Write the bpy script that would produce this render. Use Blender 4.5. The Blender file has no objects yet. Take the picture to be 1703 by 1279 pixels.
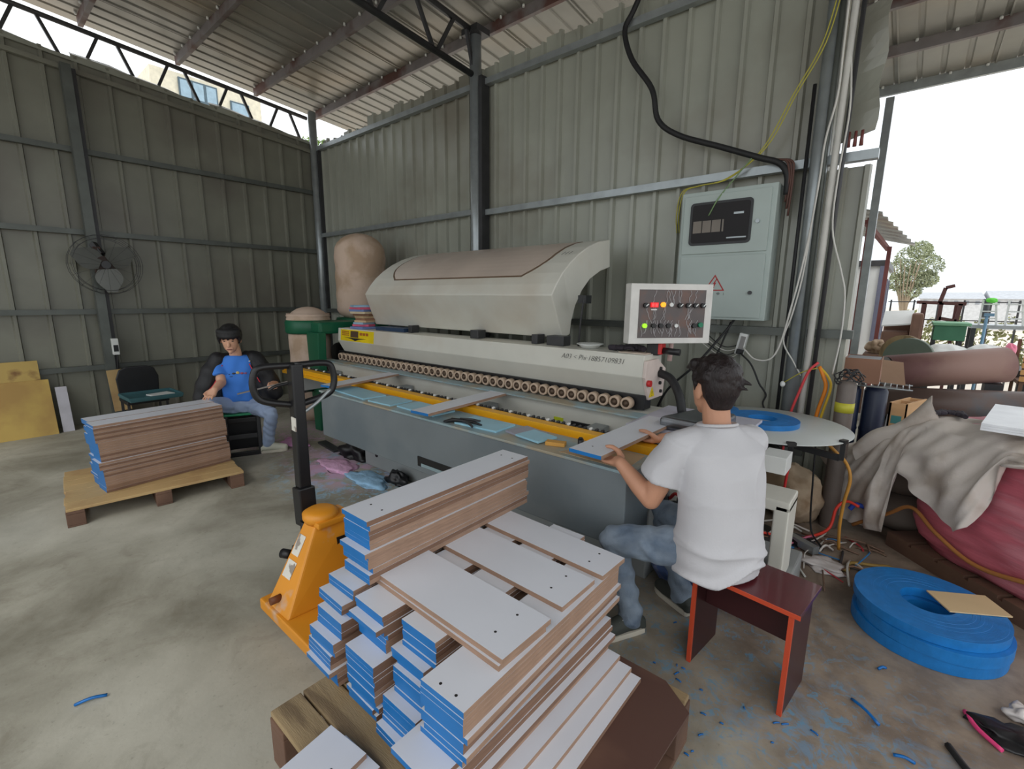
import bpy, bmesh, math, random
import numpy as np
from mathutils import Vector, Matrix, Quaternion

random.seed(7)
SC = bpy.context.scene
COL = SC.collection

# ------------------------------------------------------------------ camera, sky, exposure
def make_camera():
    yaw, pit, rol = [math.radians(a) for a in (40.28, 10.632, 0.484)]
    f = Vector((-math.sin(yaw) * math.cos(pit), math.cos(yaw) * math.cos(pit), -math.sin(pit)))
    r = Vector((math.cos(yaw), math.sin(yaw), 0))
    u = r.cross(f)
    r2 = r * math.cos(rol) + u * math.sin(rol)
    u2 = -r * math.sin(rol) + u * math.cos(rol)
    cam = bpy.data.cameras.new('camera')
    cam.sensor_fit = 'HORIZONTAL'
    cam.sensor_width = 36.0
    cam.lens = 36.0 * 771.6 / 1703.0
    cam.clip_start = 0.05
    cam.clip_end = 600
    o = bpy.data.objects.new('camera', cam)
    m = Matrix((r2, u2, -f)).transposed().to_4x4()
    m.translation = Vector((0, 0, 1.6))
    o.matrix_world = m
    COL.objects.link(o)
    SC.camera = o

make_camera()

W = bpy.data.worlds.new('overcast_sky')
SC.world = W
W.use_nodes = True
nt = W.node_tree
nt.nodes.clear()
out = nt.nodes.new('ShaderNodeOutputWorld')
bg = nt.nodes.new('ShaderNodeBackground')
tc = nt.nodes.new('ShaderNodeTexCoord')
sep = nt.nodes.new('ShaderNodeSeparateXYZ')
rmp = nt.nodes.new('ShaderNodeValToRGB')
nt.links.new(tc.outputs['Generated'], sep.inputs[0])
nt.links.new(sep.outputs['Z'], rmp.inputs[0])
rmp.color_ramp.elements[0].position = 0.0
rmp.color_ramp.elements[0].color = (0.86, 0.94, 1.0, 1)
rmp.color_ramp.elements[1].position = 0.5
rmp.color_ramp.elements[1].color = (0.97, 0.99, 1.0, 1)
nt.links.new(rmp.outputs[0], bg.inputs['Color'])
bg.inputs['Strength'].default_value = 1.7
nt.links.new(bg.outputs[0], out.inputs[0])

sun = bpy.data.lights.new('hazy_sun', 'SUN')
sun.energy = 0.9
sun.angle = math.radians(25)
sun.color = (1.0, 0.97, 0.92)
so = bpy.data.objects.new('hazy_sun', sun)
so.rotation_euler = Vector((-0.35, 0.55, -0.75)).to_track_quat('-Z', 'Y').to_euler()
COL.objects.link(so)

vs = SC.view_settings
SC.display_settings.display_device = 'sRGB'
vs.view_transform = 'Standard'
vs.look = 'None'
vs.gamma = 1.0
vs.use_curve_mapping = False
vs.exposure = -0.25
try:
    SC.cycles.max_bounces = 8
    SC.cycles.diffuse_bounces = 6
    SC.cycles.use_denoising = True
    SC.cycles.sample_clamp_indirect = 6.0
except Exception:
    pass

# ------------------------------------------------------------------ helpers
V = Vector

def lin(c):
    return tuple(((x / 255.0) / 12.92) if x / 255.0 <= 0.04045 else (((x / 255.0) + 0.055) / 1.055) ** 2.4 for x in c)

MATS = {}

def mat(name, rgb, rough=0.6, metal=0.0, var=0.12, scale=6.0, bump=0.0, bscale=60.0, emit=0.0,
        rgb2=None, mix_scale=3.0, mix_lo=0.5, mix_hi=0.62, stretch=(1, 1, 1), spec=0.5, trans=0.0, alpha=1.0, coat=0.0):
    """principled material with procedural colour variation, optional second colour in patches, fine bump"""
    if name in MATS:
        return MATS[name]
    m = bpy.data.materials.new(name)
    m.use_nodes = True
    t = m.node_tree
    b = t.nodes['Principled BSDF']
    c = lin(rgb)
    co = t.nodes.new('ShaderNodeTexCoord')
    mp = t.nodes.new('ShaderNodeMapping')
    mp.inputs['Scale'].default_value = stretch
    t.links.new(co.outputs['Object'], mp.inputs['Vector'])
    n = t.nodes.new('ShaderNodeTexNoise')
    n.inputs['Scale'].default_value = scale
    n.inputs['Detail'].default_value = 6
    t.links.new(mp.outputs[0], n.inputs['Vector'])
    r = t.nodes.new('ShaderNodeValToRGB')
    r.color_ramp.elements[0].position = 0.3
    r.color_ramp.elements[1].position = 0.7
    r.color_ramp.elements[0].color = tuple(x * (1 - var) for x in c) + (1,)
    r.color_ramp.elements[1].color = tuple(min(1, x * (1 + var)) for x in c) + (1,)
    t.links.new(n.outputs['Fac'], r.inputs[0])
    last = r.outputs[0]
    if rgb2 is not None:
        n2 = t.nodes.new('ShaderNodeTexNoise')
        n2.inputs['Scale'].default_value = mix_scale
        n2.inputs['Detail'].default_value = 5
        t.links.new(mp.outputs[0], n2.inputs['Vector'])
        r2 = t.nodes.new('ShaderNodeValToRGB')
        r2.color_ramp.elements[0].position = mix_lo
        r2.color_ramp.elements[1].position = mix_hi
        t.links.new(n2.outputs['Fac'], r2.inputs[0])
        mx = t.nodes.new('ShaderNodeMixRGB')
        mx.inputs['Color2'].default_value = lin(rgb2) + (1,)
        t.links.new(r2.outputs[0], mx.inputs['Fac'])
        t.links.new(last, mx.inputs['Color1'])
        last = mx.outputs[0]
    t.links.new(last, b.inputs['Base Color'])
    b.inputs['Roughness'].default_value = rough
    b.inputs['Metallic'].default_value = metal
    b.inputs['Specular IOR Level'].default_value = spec
    if coat:
        b.inputs['Coat Weight'].default_value = coat
    if trans:
        b.inputs['Transmission Weight'].default_value = trans
    if alpha < 1:
        b.inputs['Alpha'].default_value = alpha
    if emit:
        t.links.new(last, b.inputs['Emission Color'])
        b.inputs['Emission Strength'].default_value = emit
    if bump:
        nb = t.nodes.new('ShaderNodeTexNoise')
        nb.inputs['Scale'].default_value = bscale
        nb.inputs['Detail'].default_value = 4
        t.links.new(mp.outputs[0], nb.inputs['Vector'])
        bp = t.nodes.new('ShaderNodeBump')
        bp.inputs['Strength'].default_value = bump
        bp.inputs['Distance'].default_value = 0.01
        t.links.new(nb.outputs['Fac'], bp.inputs['Height'])
        t.links.new(bp.outputs[0], b.inputs['Normal'])
    MATS[name] = m
    return m


class MB:
    """collects simple solids, builds ONE mesh object"""
    def __init__(s):
        s.v, s.f, s.mi, s.sm = [], [], [], []

    def add(s, verts, faces, mi=0, smooth=False):
        o = len(s.v)
        s.v += [tuple(p) for p in verts]
        s.f += [tuple(i + o for i in f) for f in faces]
        s.mi += [mi] * len(faces)
        s.sm += [smooth] * len(faces)
        return s

    def box(s, lo, hi, mi=0, R=None, piv=None):
        x0, y0, z0 = lo
        x1, y1, z1 = hi
        vs_ = [V(p) for p in ((x0, y0, z0), (x1, y0, z0), (x1, y1, z0), (x0, y1, z0), (x0, y0, z1), (x1, y0, z1), (x1, y1, z1), (x0, y1, z1))]
        if R is not None:
            pv = V(piv) if piv is not None else (V(lo) + V(hi)) / 2
            vs_ = [pv + R @ (p - pv) for p in vs_]
        return s.add(vs_, [(3, 2, 1, 0), (4, 5, 6, 7), (0, 1, 5, 4), (1, 2, 6, 5), (2, 3, 7, 6), (3, 0, 4, 7)], mi)

    def cbox(s, c, size, mi=0, R=None):
        c = V(c)
        h = V(size) / 2
        return s.box(c - h, c + h, mi, R, c)

    def bar(s, p0, p1, w, h=None, mi=0, up=(0, 0, 1)):
        """rectangular bar from p0 to p1"""
        h = h or w
        p0, p1 = V(p0), V(p1)
        d = (p1 - p0).normalized()
        u = V(up)
        if abs(d.dot(u)) > 0.95:
            u = V((1, 0, 0))
        a = d.cross(u).normalized()
        b = a.cross(d).normalized()
        vs_ = []
        for p in (p0, p1):
            for sa, sb in ((-1, -1), (1, -1), (1, 1), (-1, 1)):
                vs_.append(p + a * sa * w / 2 + b * sb * h / 2)
        return s.add(vs_, [(3, 2, 1, 0), (4, 5, 6, 7), (0, 1, 5, 4), (1, 2, 6, 5), (2, 3, 7, 6), (3, 0, 4, 7)], mi)

    def cyl(s, p0, p1, r0, r1=None, n=16, mi=0, smooth=True):
        r1 = r0 if r1 is None else r1
        p0, p1 = V(p0), V(p1)
        d = (p1 - p0).normalized()
        a = d.orthogonal().normalized()
        b = d.cross(a)
        vs_ = []
        for p, r in ((p0, r0), (p1, r1)):
            for k in range(n):
                t = 2 * math.pi * k / n
                vs_.append(p + (a * math.cos(t) + b * math.sin(t)) * r)
        s.add(vs_, [(k, (k + 1) % n, n + (k + 1) % n, n + k) for k in range(n)], mi, smooth)
        s.add(vs_[:n], [tuple(range(n - 1, -1, -1))], mi)
        s.add(vs_[n:], [tuple(range(n))], mi)
        return s

    def tube(s, pts, r, n=8, mi=0, sub=6, caps=True):
        pts = [V(p) for p in pts]
        P = []
        if len(pts) > 2 and sub > 1:
            q = [pts[0] * 2 - pts[1]] + pts + [pts[-1] * 2 - pts[-2]]
            for i in range(1, len(q) - 2):
                for k in range(sub):
                    t = k / sub
                    a, b, c, d = q[i - 1], q[i], q[i + 1], q[i + 2]
                    P.append(0.5 * ((2 * b) + (c - a) * t + (2 * a - 5 * b + 4 * c - d) * t * t + (3 * b - a - 3 * c + d) * t ** 3))
            P.append(pts[-1])
        else:
            P = pts
        rr = r if isinstance(r, (list, tuple)) else None
        vs_ = []
        d0 = (P[1] - P[0]).normalized()
        a = d0.orthogonal().normalized()
        for i, p in enumerate(P):
            d = (P[min(i + 1, len(P) - 1)] - P[max(i - 1, 0)])
            d = d.normalized() if d.length > 1e-9 else d0
            a = (a - d * a.dot(d))
            a = a.normalized() if a.length > 1e-6 else d.orthogonal().normalized()
            b = d.cross(a)
            if rr:
                t = i / (len(P) - 1) * (len(rr) - 1)
                j = min(int(t), len(rr) - 2)
                ri = rr[j] + (rr[j + 1] - rr[j]) * (t - j)
            else:
                ri = r
            for k in range(n):
                t = 2 * math.pi * k / n
                vs_.append(p + (a * math.cos(t) + b * math.sin(t)) * ri)
        m = len(P)
        s.add(vs_, [(i * n + k, i * n + (k + 1) % n, (i + 1) * n + (k + 1) % n, (i + 1) * n + k) for i in range(m - 1) for k in range(n)], mi, True)
        if caps:
            s.add(vs_[:n], [tuple(range(n - 1, -1, -1))], mi)
            s.add(vs_[-n:], [tuple(range(n))], mi)
        return s

    def lathe(s, c, prof, n=32, mi=0, axis=(0, 0, 1), smooth=True, closed=False):
        """prof: list of (radius, height) along axis from c"""
        c = V(c)
        d = V(axis).normalized()
        a = d.orthogonal().normalized()
        b = d.cross(a)
        vs_ = []
        for r, h in prof:
            for k in range(n):
                t = 2 * math.pi * k / n
                vs_.append(c + d * h + (a * math.cos(t) + b * math.sin(t)) * r)
        m = len(prof)
        rng = m if closed else m - 1
        s.add(vs_, [(i * n + k, i * n + (k + 1) % n, ((i + 1) % m) * n + (k + 1) % n, ((i + 1) % m) * n + k) for i in range(rng) for k in range(n)], mi, smooth)
        return s

    def prism(s, poly, ext, mi=0, smooth_side=False):
        """poly: 3-D points of a planar outline, ext: extrusion vector"""
        e = V(ext)
        p = [V(q) for q in poly]
        n = len(p)
        vs_ = p + [q + e for q in p]
        s.add(vs_, [(k, (k + 1) % n, n + (k + 1) % n, n + k) for k in range(n)], mi, smooth_side)
        s.add(vs_, [tuple(range(n - 1, -1, -1)), tuple(range(n, 2 * n))], mi)
        return s

    def ell(s, c, r, mi=0, R=None, nu=16, nv=10):
        c = V(c)
        vs_ = []
        for i in range(nv + 1):
            ph = math.pi * i / nv
            for k in range(nu):
                t = 2 * math.pi * k / nu
                p = V((math.sin(ph) * math.cos(t) * r[0], math.sin(ph) * math.sin(t) * r[1], math.cos(ph) * r[2]))
                vs_.append(c + (R @ p if R is not None else p))
        s.add(vs_, [(i * nu + k, (i + 1) * nu + k, (i + 1) * nu + (k + 1) % nu, i * nu + (k + 1) % nu) for i in range(nv) for k in range(nu)], mi, True)
        return s

    def build(s, name, mats, parent=None, bevel=0.0, seg=2, loc=None, label=None, cat=None, group=None, kind=None):
        me = bpy.data.meshes.new(name)
        me.from_pydata(s.v, [], s.f)
        if not isinstance(mats, (list, tuple)):
            mats = [mats]
        for m in mats:
            me.materials.append(m)
        me.polygons.foreach_set('material_index', s.mi)
        me.polygons.foreach_set('use_smooth', s.sm)
        bm = bmesh.new()
        bm.from_mesh(me)
        bmesh.ops.remove_doubles(bm, verts=bm.verts, dist=1e-5)
        bmesh.ops.dissolve_degenerate(bm, edges=bm.edges, dist=1e-6)
        bmesh.ops.recalc_face_normals(bm, faces=bm.faces)
        if bevel:
            es = [e for e in bm.edges if len(e.link_faces) == 2 and e.calc_face_angle(0) > 0.6]
            if es:
                bmesh.ops.bevel(bm, geom=es, offset=bevel, segments=seg, affect='EDGES', clamp_overlap=True, profile=0.6)
        bm.to_mesh(me)
        bm.free()
        return link(name, me, parent, loc, label, cat, group, kind)


def link(name, me, parent=None, loc=None, label=None, cat=None, group=None, kind=None):
    o = bpy.data.objects.new(name, me)
    COL.objects.link(o)
    if parent is not None:
        o.parent = parent
        # meshes are written in world coordinates: undo the parent's place
        o.matrix_parent_inverse = world_of(parent).inverted()
    if loc is not None:
        o.location = loc
    tag(o, label, cat, group, kind)
    return o


def world_of(o):
    if o.parent is None:
        return o.matrix_basis.copy()
    return world_of(o.parent) @ o.matrix_parent_inverse @ o.matrix_basis


def tag(o, label=None, cat=None, group=None, kind=None):
    if label:
        o['label'] = label
    if cat:
        o['category'] = cat
    if group:
        o['group'] = group
    if kind:
        o['kind'] = kind
    return o


def thing(name, loc, label=None, cat=None, group=None, kind=None):
    o = bpy.data.objects.new(name, None)
    o.empty_display_size = 0.05
    COL.objects.link(o)
    o.location = loc
    return tag(o, label, cat, group, kind)


def rotz(a):
    return Matrix.Rotation(math.radians(a), 3, 'Z')

# ------------------------------------------------------------------ materials
M_wall_l = mat('painted_steel_sheet_shaded', (124, 124, 112), 0.36, 0.0, 0.10, 2.0, 0.05, 8.0, rgb2=(104, 98, 90), mix_scale=0.9, mix_lo=0.5, mix_hi=0.75)  # back wall's sheet darkened, the left wall's shade put into the colour
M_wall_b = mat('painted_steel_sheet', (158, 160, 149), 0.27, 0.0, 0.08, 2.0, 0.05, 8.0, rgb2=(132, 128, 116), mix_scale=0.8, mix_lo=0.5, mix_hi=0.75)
M_roof = mat('roof_sheet', (152, 151, 145), 0.34, 0.35, 0.08, 3.0, rgb2=(170, 158, 140), mix_scale=0.8, mix_lo=0.5, mix_hi=0.8)
M_galv = mat('galvanised_steel', (156, 162, 164), 0.3, 0.45, 0.12, 9.0)
M_purlin = mat('purlin_paint', (128, 122, 122), 0.55, 0.2, 0.15, 5.0, rgb2=(96, 66, 60), mix_scale=2.0)
M_dark = mat('dark_steel', (66, 66, 68), 0.45, 0.4, 0.15, 8.0)
M_post = mat('grey_green_post', (92, 96, 92), 0.4, 0.3, 0.15, 6.0)
M_black = mat('black_plastic', (24, 24, 27), 0.4, 0.0, 0.2, 10.0)
M_rub = mat('black_rubber', (30, 30, 32), 0.6, 0.0, 0.2, 10.0)
M_white = mat('white_paint', (222, 224, 222), 0.4, 0.0, 0.04, 5.0)
M_red = mat('red_plastic', (190, 40, 40), 0.4)
M_yel = mat('yellow_plastic', (214, 176, 40), 0.45)
M_org = mat('orange_plastic', (226, 132, 30), 0.45)
# ------------------------------------------------------------------ setting
XL, YB = -7.7, 4.12

def floor_material():
    m = bpy.data.materials.new('concrete_floor')
    m.use_nodes = True
    t = m.node_tree
    b = t.nodes['Principled BSDF']
    geo = t.nodes.new('ShaderNodeNewGeometry')

    def noise(scale, detail=6, rough=0.6, dist=0.0):
        n = t.nodes.new('ShaderNodeTexNoise')
        n.inputs['Scale'].default_value = scale
        n.inputs['Detail'].default_value = detail
        n.inputs['Roughness'].default_value = rough
        n.inputs['Distortion'].default_value = dist
        t.links.new(geo.outputs['Position'], n.inputs['Vector'])
        return n.outputs['Fac']

    def ramp(src, p0, c0, p1, c1):
        r = t.nodes.new('ShaderNodeValToRGB')
        r.color_ramp.elements[0].position = p0
        r.color_ramp.elements[0].color = (c0, c0, c0, 1) if not isinstance(c0, tuple) else c0 + (1,)
        r.color_ramp.elements[1].position = p1
        r.color_ramp.elements[1].color = (c1, c1, c1, 1) if not isinstance(c1, tuple) else c1 + (1,)
        t.links.new(src, r.inputs[0])
        return r.outputs[0]

    def mixc(fac, a, bcol):
        x = t.nodes.new('ShaderNodeMixRGB')
        t.links.new(fac, x.inputs['Fac'])
        if isinstance(a, tuple):
            x.inputs['Color1'].default_value = a + (1,)
        else:
            t.links.new(a, x.inputs['Color1'])
        if isinstance(bcol, tuple):
            x.inputs['Color2'].default_value = bcol + (1,)
        else:
            t.links.new(bcol, x.inputs['Color2'])
        return x.outputs[0]

    def math_(op, a, bb):
        x = t.nodes.new('ShaderNodeMath')
        x.operation = op
        for i, q in enumerate((a, bb)):
            if isinstance(q, (int, float)):
                x.inputs[i].default_value = q
            else:
                t.links.new(q, x.inputs[i])
        return x.outputs[0]

    def blob(cx, cy, r0, r1, sy=1.0):
        """1 inside radius r0, 0 beyond r1, around a point of the floor"""
        mp = t.nodes.new('ShaderNodeMapping')
        mp.inputs['Location'].default_value = (-cx, -cy * sy, 0)
        mp.inputs['Scale'].default_value = (1, sy, 1)
        t.links.new(geo.outputs['Position'], mp.inputs['Vector'])
        ln = t.nodes.new('ShaderNodeVectorMath')
        ln.operation = 'LENGTH'
        t.links.new(mp.outputs[0], ln.inputs[0])
        r = t.nodes.new('ShaderNodeMapRange')
        r.inputs['From Min'].default_value = r0
        r.inputs['From Max'].default_value = r1
        r.inputs['To Min'].default_value = 1
        r.inputs['To Max'].default_value = 0
        t.links.new(ln.outputs['Value'], r.inputs['Value'])
        return r.outputs[0]

    base = mixc(ramp(noise(1.1, 8, 0.62, 0.4), 0.36, 0.0, 0.66, 1.0), lin((130, 126, 112)), lin((184, 181, 167)))
    base = mixc(ramp(noise(5.0, 6, 0.7, 1.0), 0.52, 0.0, 0.72, 0.45), base, lin((120, 112, 96)))
    base = mixc(ramp(noise(0.55, 4, 0.5), 0.5, 0.0, 0.7, 0.5), base, lin((204, 203, 192)))
    base = mixc(ramp(noise(40, 3), 0.62, 0.0, 0.75, 0.35), base, lin((96, 90, 80)))
    # browner dirty ground by the wall opening
    dirt = ramp(math_('ADD', blob(0.3, 3.0, 0.6, 2.4), math_('MULTIPLY', math_('SUBTRACT', noise(2.2), 0.5), 0.8)), 0.25, 0.0, 0.75, 0.85)
    base = mixc(dirt, base, mixc(ramp(noise(6), 0.4, 0.0, 0.6, 1.0), lin((112, 94, 82)), lin((146, 128, 112))))
    # coloured edge-band dust trodden into the floor
    speck = ramp(noise(7, 8, 0.75, 1.5), 0.5, 0.0, 0.58, 1.0)
    speck2 = ramp(noise(16, 8, 0.75, 1.0), 0.53, 0.0, 0.6, 1.0)
    zone1 = math_('MULTIPLY', blob(-3.7, 2.12, 0.5, 1.1, 1.6), speck)
    base = mixc(math_('MULTIPLY', zone1, 0.85), base, lin((150, 196, 226)))
    zone1b = math_('MULTIPLY', blob(-3.95, 2.10, 0.3, 0.8, 1.9), ramp(noise(4.3, 6, 0.6), 0.44, 0.0, 0.53, 0.85))
    base = mixc(zone1b, base, lin((214, 172, 204)))
    zone3 = math_('MULTIPLY', blob(-5.2, 2.5, 0.3, 1.0), speck)
    base = mixc(math_('MULTIPLY', zone3, 0.7), base, lin((206, 160, 200)))
    zone2 = math_('MULTIPLY', blob(-0.35, 1.95, 0.3, 0.95), speck2)
    base = mixc(math_('MULTIPLY', zone2, 0.6), base, lin((86, 150, 186)))
    zone4 = math_('MULTIPLY', blob(0.05, 1.75, 0.1, 0.55), speck)
    base = mixc(math_('MULTIPLY', zone4, 0.55), base, lin((96, 150, 190)))
    t.links.new(base, b.inputs['Base Color'])
    b.inputs['Roughness'].default_value = 0.72
    bp = t.nodes.new('ShaderNodeBump')
    bp.inputs['Strength'].default_value = 0.15
    bp.inputs['Distance'].default_value = 0.01
    t.links.new(noise(18, 6), bp.inputs['Height'])
    t.links.new(bp.outputs[0], b.inputs['Normal'])
    return m


M_floor = floor_material()
MB().box((XL - 0.4, -9, -0.15), (6.0, 8.4, 0.0)).build('floor', M_floor, kind='structure')
M_yard = mat('pale_dirt', (222, 212, 200), 0.9, 0, 0.15, 0.6, 0.2, 10)
MB().box((-80, -60, -0.30), (120, 160, -0.155)).build('ground', M_yard, kind='structure')

# --- sheet-steel walls: one part per pan between ribs
def roof_z(y):
    return 4.83 - 0.085 * y


def pan(axis, a0, a1, z0, z1, inward, plane, thick=0.036, rib=0.05):
    """one sheet pan with a raised rib at its far side; thin closed section"""
    prof = [(a0, 0), (a1 - rib, 0), (a1 - rib * 0.75, thick), (a1 - rib * 0.2, thick), (a1, 0)]
    poly = [(a, plane + inward * d) for a, d in prof] + [(a, plane + inward * (d - 0.004)) for a, d in reversed(prof)]
    m = MB()
    if axis == 'x':
        n = len(poly)
        m.prism([(p[0], p[1], z0) for p in poly], (0, 0, z1 - z0))
    else:
        m.prism([(p[1], p[0], z0) for p in poly], (0, 0, z1 - z0))
    return m


wl = thing('wall_left', (XL, 0, 0), kind='structure')
y = YB
i = 0
while y > -4.5:
    zt = 4.345 - 0.085 * (y - 0.4)
    top = zt
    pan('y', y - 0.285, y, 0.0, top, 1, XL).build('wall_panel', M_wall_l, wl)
    y -= 0.285
    i += 1
for z in (3.24, 2.32, 1.385, 0.70):
    MB().box((XL + 0.03, -4.5, z - 0.03), (XL + 0.09, YB - 0.05, z + 0.03)).build('wall_rail', M_post, wl)
MB().prism([(XL + 0.03, -4.5, 4.565), (XL + 0.03, YB - 0.05, 3.83), (XL + 0.03, YB - 0.05, 3.88), (XL + 0.03, -4.5, 4.615)], (0.05, 0, 0)).build('top_rail', M_wall_l, wl)
yf = YB - 0.1
k = 0
while yf > -4:                                           # overlapped folded flashing along the wall top
    L_ = 1.42
    za, zb = 4.315 - 0.085 * (yf - 0.4), 4.315 - 0.085 * (yf - L_ - 0.4)
    m = MB()
    n_ = 8
    fr, bk = [], []
    for j in range(n_ + 1):
        yy = yf - L_ * j / n_
        zz = za + (zb - za) * j / n_
        h_ = 0.085 * min(1.0, 0.25 + j / n_ * 1.1) + 0.01 * math.sin(j * 2.1 + k)
        fr += [(XL + 0.045, yy, zz - 0.03), (XL + 0.02, yy, zz + h_ * 0.6), (XL - 0.03, yy, zz + h_)]
    o0 = len(fr)
    bk = [(p[0] - 0.005, p[1], p[2] - 0.003) for p in fr]
    fa = []
    for j in range(n_):
        for q in range(2):
            a = j * 3 + q
            fa += [(a, a + 1, a + 4, a + 3), (o0 + a + 3, o0 + a + 4, o0 + a + 1, o0 + a)]
    m.add(fr + bk, fa)
    m.build('flashing', M_wall_b, wl)
    yf -= L_ - 0.03
    k += 1

wb = thing('wall_back', (0, YB, 0), kind='structure')
x = XL
i = 0
while x < -0.60:
    top = 4.06 + (0.0, 0.045, 0.01)[i % 3] + (-0.08 if x < -6.4 else 0) + (0.02 if x > -4 else 0)
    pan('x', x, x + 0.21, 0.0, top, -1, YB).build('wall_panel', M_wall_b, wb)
    x += 0.21
    i += 1
xe = x
for z, a, b_ in ((2.575, XL, -3.98), (2.55, -3.88, -0.29), (1.36, XL, -0.29), (3.90, XL, -0.45), (0.45, XL, -0.5)):
    MB().box((a, YB - 0.095, z - 0.03), (b_, YB - 0.03, z + 0.03)).build('wall_rail', M_galv if z > 2 else M_post, wb)
# the last, cut sheets beside the opening: the upper one bent away from the wall
for k, (a, b_) in enumerate(((xe, xe + 0.11), (xe + 0.11, -0.32))):
    pan('x', a, b_, 0.0, 2.50, -1, YB).build('wall_panel', M_wall_b, wb)
m = MB()
N = 12
fr, bk = [], []
for j in range(N + 1):
    z = 2.66 + (3.46 - 2.66) * j / N
    for k in range(4):
        xx = -0.52 + (0.19 + 0.012 * math.sin(j * 1.1)) * k / 3
        yy = YB - 0.03 - 0.03 * (k / 3) - 0.02 * math.sin(j * 0.8) * (k / 3)
        fr.append((xx, yy, z + 0.015 * k))
        bk.append((xx, yy + 0.006, z + 0.015 * k))
o0 = len(fr)
fa = []
for j in range(N):
    for k in range(3):
        a = j * 4 + k
        fa += [(a, a + 1, a + 5, a + 4), (o0 + a + 4, o0 + a + 5, o0 + a + 1, o0 + a)]
for j in range(N):
    fa += [(j * 4 + 3, o0 + j * 4 + 3, o0 + j * 4 + 7, j * 4 + 7), (j * 4, j * 4 + 4, o0 + j * 4 + 4, o0 + j * 4)]
m.add(fr + bk, fa)
m.build('bent_panel', M_wall_b, wb)

# --- steel columns
def column(name_mats, loc, build_parts):
    t = thing('column', loc, kind='structure')
    build_parts(t)
    return t

def _c1(t):
    MB().cyl((-3.95, YB - 0.12, 0), (-3.95, YB - 0.12, 4.42), 0.065, n=24).build('post', M_galv, t)
    MB().box((-3.875, YB - 0.15, 0), (-3.83, YB - 0.03, 3.95)).build('rail_post', M_dark, t)
    MB().box((-4.06, YB - 0.22, 4.36), (-3.83, YB - 0.02, 4.42)).build('cap_plate', M_dark, t)
column(None, (-3.95, YB - 0.12, 0), _c1)
def _c2(t):
    MB().cyl((-7.60, YB - 0.10, 0), (-7.60, YB - 0.10, 4.44), 0.06, n=20).build('post', M_galv, t)
    MB().box((-7.54, YB - 0.09, 0), (-7.50, YB - 0.03, 3.9)).build('rail_post', M_dark, t)
column(None, (-7.6, YB - 0.1, 0), _c2)
def _c3(t):
    MB().box((XL + 0.09, 1.085, 0), (XL + 0.20, 1.175, 4.12)).build('post', M_post, t)
    MB().box((XL + 0.09, 1.18, 0.0), (XL + 0.14, 1.22, 4.1)).build('rail_post', M_dark, t)
column(None, (XL + 0.15, 1.13, 0), _c3)
def _c4(t):
    MB().cyl((-0.62, YB - 0.10, 0), (-0.62, YB - 0.10, 4.50), 0.055, n=24).build('post', M_galv, t)
column(None, (-0.62, YB - 0.1, 0), _c4)

# --- roof
ce = thing('ceiling', (0, 0, 4.7), kind='structure')
XR = 2.6
YF, YE = -2.3, 7.95  # roof cut short behind the camera, shaped to let sky light in
def sheet(x0, w):
    n = 4
    p = w / n
    top = []
    for k in range(n):
        a = x0 + k * p
        top += [(a, 0), (a + p * 0.72, 0), (a + p * 0.78, 0.015), (a + p * 0.94, 0.015)]
    top += [(x0 + w - 0.014, 0), (x0 + w - 0.012, -0.014), (x0 + w + 0.002, -0.014), (x0 + w + 0.004, 0)]
    low = [(a, d - 0.004) for a, d in reversed(top)]
    m = MB()
    q = top + low
    n_ = len(q)
    vs_ = [(a, YF, roof_z(YF) + 0.075 + d) for a, d in q] + [(a, YE, roof_z(YE) + 0.075 + d) for a, d in q]
    m.add(vs_, [(k, (k + 1) % n_, n_ + (k + 1) % n_, n_ + k) for k in range(n_)])
    return m
x = -8.02
while x < XR:
    sheet(x, 0.84).build('roof_sheet', M_roof, ce)
    x += 0.84
for y in (7.90, 6.95, 6.05, 5.13, 4.20, 3.29, 2.32, 1.37, 0.42, -0.53, -1.45, -2.2):
    z = roof_z(y)
    MB().box((-7.85, y - 0.024, z - 0.035), (XR + 0.2, y + 0.024, z + 0.072)).build('purlin', M_purlin if y < 7.8 else M_galv, ce)
    m = MB()
    for k in range(34):                                   # screw tips with washers beside each purlin
        xx = -7.75 + k * 0.31
        m.cyl((xx, y - 0.045, z + 0.045), (xx, y - 0.045, z + 0.072), 0.014, n=6)
    m.build('roof_screws', M_white, ce, kind='stuff')

def truss(xc, y0, y1, depth, cy, mt, r):
    ch = MB()
    ch.cyl((xc, y0, roof_z(y0) - 0.10), (xc, y1, roof_z(y1) - 0.10), r, n=10)
    t = ch.build('roof_truss', mt, ce)
    MB().cyl((xc, y0, roof_z(y0) - 0.10 - depth), (xc, y1, roof_z(y1) - 0.10 - depth), r, n=10).build('bottom_chord', mt, t)
    zt_ = lambda y: roof_z(y) - 0.10
    while cy > y0 + 0.5:
        for sg in (1, -1):
            ya, yb = cy + sg * 0.085, cy + sg * 0.325
            if yb < y1:
                MB().bar((xc, ya, zt_(ya)), (xc, yb, zt_(yb) - depth), 0.032).build('web_bar', mt, t)
            else:
                MB().bar((xc, ya, zt_(ya)), (xc, y1 - 0.04, zt_(y1) - depth * 0.85), 0.032).build('web_bar', mt, t)
        cy -= 0.69
    return t
truss(-3.95, -2.2, YB - 0.12, 0.42, 3.775, M_dark, 0.032)
truss(XL - 0.07, -2.2, YB - 0.10, 0.56, 3.655, M_dark, 0.028)
truss(-0.55, -2.2, YB - 0.10, 0.42, 3.775, M_dark, 0.032)
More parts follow.
